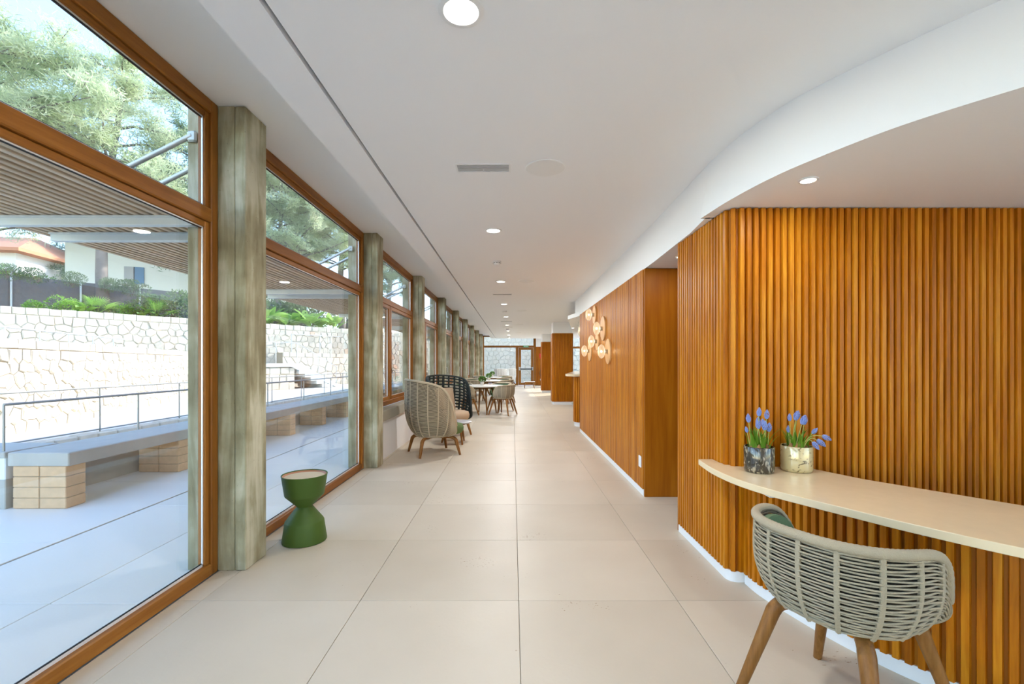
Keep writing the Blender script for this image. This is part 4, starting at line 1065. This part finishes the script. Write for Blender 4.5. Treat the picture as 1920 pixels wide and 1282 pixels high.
MB().tube([(-3,.05,2.02),(1.4,.05,2.02),(3.55,.05,.95)], .015, 6).obj('handrail', M['railw'], stn)
for x, zb in ((-2.2,1.12),(-.8,1.12),(.4,1.12),(1.4,1.12),(2.5,.5),(3.5,.05)): MB().bbox(x-.012,x+.012,.038,.062,zb,min(2.02, 2.02-(max(0,x-1.4))*.5),.003).obj('post', M['railw'], stn)
railing('ramp_railing', 'pale railing on the ramp between the two rubble walls', [(-8.25,6.2),(-10.3,12.2)], 1.97, 1.2, .95, .016, M['railw'])
railing('ramp_railing', 'pale railing on top of the middle stone wall', [(-10.7,22.2),(-5.2,32.1)], 2.75, 1.8, 1.6, .02, M['railw'])

# ------------------------------------------------------------------ hillside, fence, house
MB().prism([(-19.9,10.9),(-3.7,33.3),(9.5,33.7),(9.5,70),(-60,70),(-60,-10),(-27,-10)], -.5, 3.15).obj('ground_bank', M['soil'])['kind'] = 'structure'
fn = thing('garden_fence', 'dark brush screen fence with steel posts behind the shrubs', 'fence')
FA = Vector((-23.0,13.0)); FB = Vector((-12.2,27.2)); FD = (FB-FA)
for i in range(9):
    a = FA+FD*(i/9); b = FA+FD*((i+1)/9); nx_, ny_ = FD.y/FD.length, -FD.x/FD.length
    MB().prism([(a.x,a.y),(b.x-.02*FD.x/FD.length,b.y-.02*FD.y/FD.length),(b.x-nx_*.06,b.y-ny_*.06),(a.x-nx_*.06,a.y-ny_*.06)], 3.1, 4.75).obj('fence_panel', M['darkfence'], fn)
    MB().tube([(a.x+nx_*.04,a.y+ny_*.04,3.1),(a.x+nx_*.04,a.y+ny_*.04,4.9)], .035, 8).obj('post', M['railw'], fn)
hs = thing('white_house', 'white rendered house with blue shuttered window on the hill', 'house', (-24.6,24.2,3.0), math.radians(22))
MB().box(.75,12,0,6,0,6.5).obj('house_wall', M['housewhite'], hs)
hw = MB().box(3.3,4.2,-.03,.02,2.75,3.7).obj('window_opening', M['dark'], hs)
for x0, x1, m_ in ((3.3,3.73,'tablegrey'),(3.77,4.2,'bluewin')): MB().bbox(x0,x1,-.06,-.02,2.75,3.7,.01).obj('shutter', M[m_], hs)
MB().bbox(3.2,4.3,-.18,.02,2.65,2.73,.01).obj('window_sill', M['benchconc'], hs)
MB().box(2.2,2.5,-.05,.0,0,3.2).obj('pilaster', M['housewhite'], hs)
h2 = thing('tiled_house', 'house with terracotta tiled eave at the far left edge', 'house', (-38.6,27,3.0), math.radians(8))
MB().box(0,8.2,0,7,0,5.2).obj('house_wall', M['housewhite'], h2)
MB().add([(-.5,-.7,5.1),(8.9,-.7,5.1),(8.9,7.7,5.1),(-.5,7.7,5.1),(-.5,-.7,5.3),(8.9,-.7,5.3),(6.5,3.5,6.9),(2,3.5,6.9),(8.9,7.7,5.3),(-.5,7.7,5.3)], [(3,2,1,0),(0,1,5,4),(1,2,8,5),(2,3,9,8),(3,0,4,9),(4,5,6,7),(5,8,6),(8,9,7,6),(9,4,7)]).obj('tiled_roof', M['rooftile'], h2)

# ------------------------------------------------------------------ vegetation
def pine_tree(seed, h, needle, lean=0, crown=.45):
    random.seed(seed); br = MB(); fo = MB()
    trunk = [(lean*h*u*u+.15*math.sin(u*5+seed), .12*math.sin(u*4+seed*2), h*u) for u in [k/10 for k in range(11)]]
    tr = MB().tube(trunk, [.20*(1-.8*k/10)+.02 for k in range(11)], 9)
    tips = []
    for i in range(26):
        u = crown + (1-crown)*(i+random.random()*.6)/26; k = min(9, int(u*10)); f = u*10-k
        p = Vector(trunk[k]).lerp(Vector(trunk[k+1]), f); a = i*2.4+random.uniform(-.4,.4)
        L_ = h*random.uniform(.22,.36)*(1.15-.6*(u-crown)/(1-crown)); d = Vector((math.cos(a), math.sin(a), random.uniform(.05,.45)))
        pts = [p]
        for s_ in range(5): pts.append(pts[-1] + (d+Vector((random.gauss(0,.18),random.gauss(0,.18),random.gauss(.05,.12))))*L_/5)
        br.tube(pts, [.06,.05,.04,.03,.02,.012], 5)
        for q in range(8):
            b0 = Vector(pts[random.randint(2,5)]); d2 = Vector((random.gauss(0,1),random.gauss(0,1),random.gauss(.3,.5))).normalized()
            e = b0+d2*random.uniform(.4,1.1); br.tube([b0, b0.lerp(e,.5)+Vector((0,0,-.03)), e], [.014,.01,.006], 4, False); tips += [e, b0.lerp(e,.65), b0.lerp(e,.35)]
        tips += [Vector(q) for q in pts[3:]]
    for e in tips:
        for _ in range(52):
            d = Vector((random.gauss(0,1),random.gauss(0,1),random.gauss(.35,.8))).normalized(); s_ = d.orthogonal().normalized(); s_.rotate(Matrix.Rotation(random.uniform(0,6.28),3,d))
            o_ = e+Vector((random.gauss(0,.16),random.gauss(0,.16),random.gauss(0,.10))); l = random.uniform(.16,.34)
            fo.add([o_-s_*.016, o_+s_*.016, o_+d*l], [(0,1,2)])
    return tr.mesh('trunk', M['bark'], 'all'), br.mesh('branches', M['bark'], 'all'), fo.mesh('needles', needle)
pA = pine_tree(3, 9.5, M['pine1'], .05, .40); pB = pine_tree(8, 9.0, M['pine2'], -.04, .28)
TREES = [(pA,-17.2,19.3,3.0,1.12,.4,'tall pale pine with thick trunk in front of the white house'),
         (pB,-15.0,22.6,3.0,1.0,1.2,'darker pine rising right of the white house'),
         (pA,-21.5,18.5,3.0,1.05,2.4,'pale pine at the far left above the pergola'),
         (pA,-12.6,26.8,3.0,1.05,3.4,'pale pine seen through the second window, leftmost trunk'),
         (pA,-10.2,28.6,3.0,1.0,5.0,'pale pine seen through the second window, middle trunk'),
         (pB,-8.2,30.5,3.0,1.0,4.1,'darker pine seen at the right edge of the second window'),
         (pA,-19.4,16.0,3.0,1.35,4.4,'pale pine nearest the glass, filling the left of the top light'),
         (pA,-24.5,21.5,3.0,1.15,1.4,'tall pale pine behind the leftmost shrubs'),
         (pA,-13.6,26.5,3.0,1.0,5.6,'pale pine between the white house and the second window'),
         (pA,-11.5,31.0,3.0,1.2,.7,'tall pale pine at the back of the second window'),
         (pB,-29.5,34.0,3.0,1.0,.9,'dark green tree standing between the two houses'),
         (pB,-26.0,36.0,3.0,1.0,2.2,'dark green tree behind the white house')]
for (ms, x, y, z, sc_, rz, lab) in TREES:
    t = thing('pine_tree', lab, 'tree', (x,y,z), rz, 'pines on the hillside'); t.scale = (sc_,)*3
    for n_, me in zip(('trunk','branches','needles'), ms):
        o = mo(n_, me, t)
        if n_ == 'needles': o['kind'] = 'stuff'
def shrub_mesh(seed, n_, size, mat, rx=1, rz_=.8):
    random.seed(seed); mb = MB()
    for c in range(7):
        cpos = (random.uniform(-.6,.6)*rx, random.uniform(-.6,.6)*rx, random.uniform(.3,.9)*rz_); leaves(mb, n_//7, ball_fn(cpos, .55*rx, .8), size, .5)
    st_ = MB()
    for q in range(5): a = q*1.26; st_.tube([(0,0,0),(.2*math.cos(a)*rx,.2*math.sin(a)*rx,.4*rz_),(.5*math.cos(a)*rx,.5*math.sin(a)*rx,.9*rz_)], [.03,.02,.01], 5)
    return mb.mesh('foliage', mat), st_.mesh('stems', M['bark'])
sA = shrub_mesh(2, 1900, .10, M['shrub1']); sC = shrub_mesh(6, 5200, .05, M['shrub1']); sB = shrub_mesh(4, 1900, .09, M['shrub2'])
def on_line(x_px, off):
    # point behind the tall back wall along the viewing direction x_px, off metres behind its face
    A = Vector((-19.5,10.9)); D = Vector((16.3,22.1)); d = (x_px-VX)/F
    t_ = (d*A.y-A.x)/(D.x-d*D.y); p = A+D*t_; nn = Vector((-D.y,D.x)).normalized(); return p+nn*off
SH = [(4,7.0,sC,2.3,0,'big bright shrub behind the fence at the left edge'),(58,7.0,sC,2.1,0,'big bright shrub behind the fence beside the tiled eave'),(100,6.6,sC,1.7,0,'bright rounded shrub behind the fence left of the white house'),
      (75,.9,sA,.42,0,'small bright shrub on the wall right of the left fence post'),(140,1.0,sA,.62,0,'bright leafy shrub on the wall below the house corner'),(205,1.0,sB,.5,0,'dull shrub on the wall below the house trunk'),(255,1.2,sA,.6,0,'bright shrub on the wall below the house window'),
      (310,1.4,sB,.95,0,'dull shrub on the wall right of the house window'),(348,1.2,sB,1.2,0,'dense dull shrub beside the nearest window jamb'),(35,2.35,sB,.5,1.25,'straggly creeper on the fence top at the left edge'),(95,2.35,sB,.5,1.2,'straggly creeper on the fence top below the bright shrubs'),(165,2.4,sB,.5,1.2,'straggly creeper on the fence top below the house corner'),(230,2.4,sB,.5,1.15,'straggly creeper on the fence top below the house window'),(285,2.4,sB,.6,1.1,'straggly creeper on the fence top right of the house window'),
      (520,2.4,sB,1.6,0,'dark bush behind the broad-leaf plants, left'),(575,2.6,sB,1.6,0,'dark bush behind the broad-leaf plants, middle'),(630,2.6,sB,1.7,0,'dark bush behind the broad-leaf plants, right')]
for i, (px, off, ms, sc_, dz, lab) in enumerate(SH):
    p = on_line(px, off); t = thing('shrub', lab, 'shrub', (p.x,p.y,3.15+dz), i*1.7, 'shrubs on the bank'); t.scale = (sc_,)*3
    o = mo('foliage', ms[0], t); o['kind'] = 'stuff'; mo('stems', ms[1], t)
# broad-leaf plants and fan palms on top of the back wall
def big_leaf(L_, w_, droop):
    vs = []; fs = []; n_ = 8
    for i in range(n_+1):
        u = i/n_; ww = w_*(math.sin(math.pi*min(1,u*.94+.06)))**.7 if u > .18 else .012
        x = L_*(u-.15*droop*u*u); z = L_*(.75*u-droop*u*u)
        vs += [(x,-ww,z+.12*ww),(x,0,z-.04*ww),(x,ww,z+.12*ww)]
    for i in range(n_):
        b0 = i*3; fs += [(b0,b0+1,b0+4,b0+3),(b0+1,b0+2,b0+5,b0+4)]
    return MB().add(vs, fs).mesh('leaf', M['banana'], 'all')
BL = [big_leaf(1.1,.17,.45), big_leaf(1.3,.2,.7), big_leaf(.9,.15,.3)]
random.seed(31)
BP = [(508,.9,1.0),(530,1.1,1.15),(552,.8,.9),(575,1.2,1.0),(598,.9,1.2),(620,1.1,1.0),(643,.9,1.1),(165,.8,.55),(285,.9,.55)]
for i, (px, off, sc_) in enumerate(BP):
    p = on_line(px, off)
    wh = ['at the left edge','second from the left','third from the left','at the centre','right of centre','second from the right','at the right edge'][i] if i < 7 else ''
    lab = 'broad-leaf plant on the back wall in the second window, %s' % wh if i < 7 else ['small broad-leaf plant on the wall below the house trunk','small broad-leaf plant on the wall below the blue shutter'][i-7]
    t = thing('broadleaf_plant', lab, 'plant', (p.x,p.y,3.12), i*.9, 'broad-leaf plants on the back wall'); t.scale = (sc_,)*3
    for q in range(11):
        o = mo('leaf', BL[q%3], t, loc=(random.uniform(-.15,.15),random.uniform(-.15,.15),random.uniform(0,.25))); o.rotation_euler = (random.uniform(-.2,.2), random.uniform(-.55,.15), q*2.4)
def fan_mesh():
    vs = []; fs = []
    for k_ in range(15):
        a = math.radians(-75+150*k_/14); d = (math.cos(a), math.sin(a)); b0 = len(vs); w_ = .022
        vs += [(.35,0,.35),(.35+.30*d[0]-w_*d[1],.30*d[1]+w_*d[0],.35+.28*d[0]),(.35+.60*d[0],.60*d[1],.35+.38*d[0]),(.35+.30*d[0]+w_*d[1],.30*d[1]-w_*d[0],.35+.28*d[0])]
        fs.append((b0,b0+1,b0+2,b0+3))
    m_ = MB().add(vs, fs); m_.tube([(0,0,0),(.2,0,.22),(.36,0,.355)], .008, 5); return m_.mesh('frond', M['banana'])
FM = fan_mesh()
for i, (px, off, lab) in enumerate([(192,.7,'fan palm on the wall below the house trunk'),(305,.7,'fan palm on the wall near the nearest window jamb')]):
    p = on_line(px, off); t = thing('fan_palm', lab, 'plant', (p.x,p.y,3.12), i, 'fan palms on the back wall'); t.scale = (.8,)*3
    for q in range(10):
        o = mo('frond', FM, t, loc=(0,0,.05)); o.rotation_euler = (0, random.uniform(-.5,.3), q*2.4)
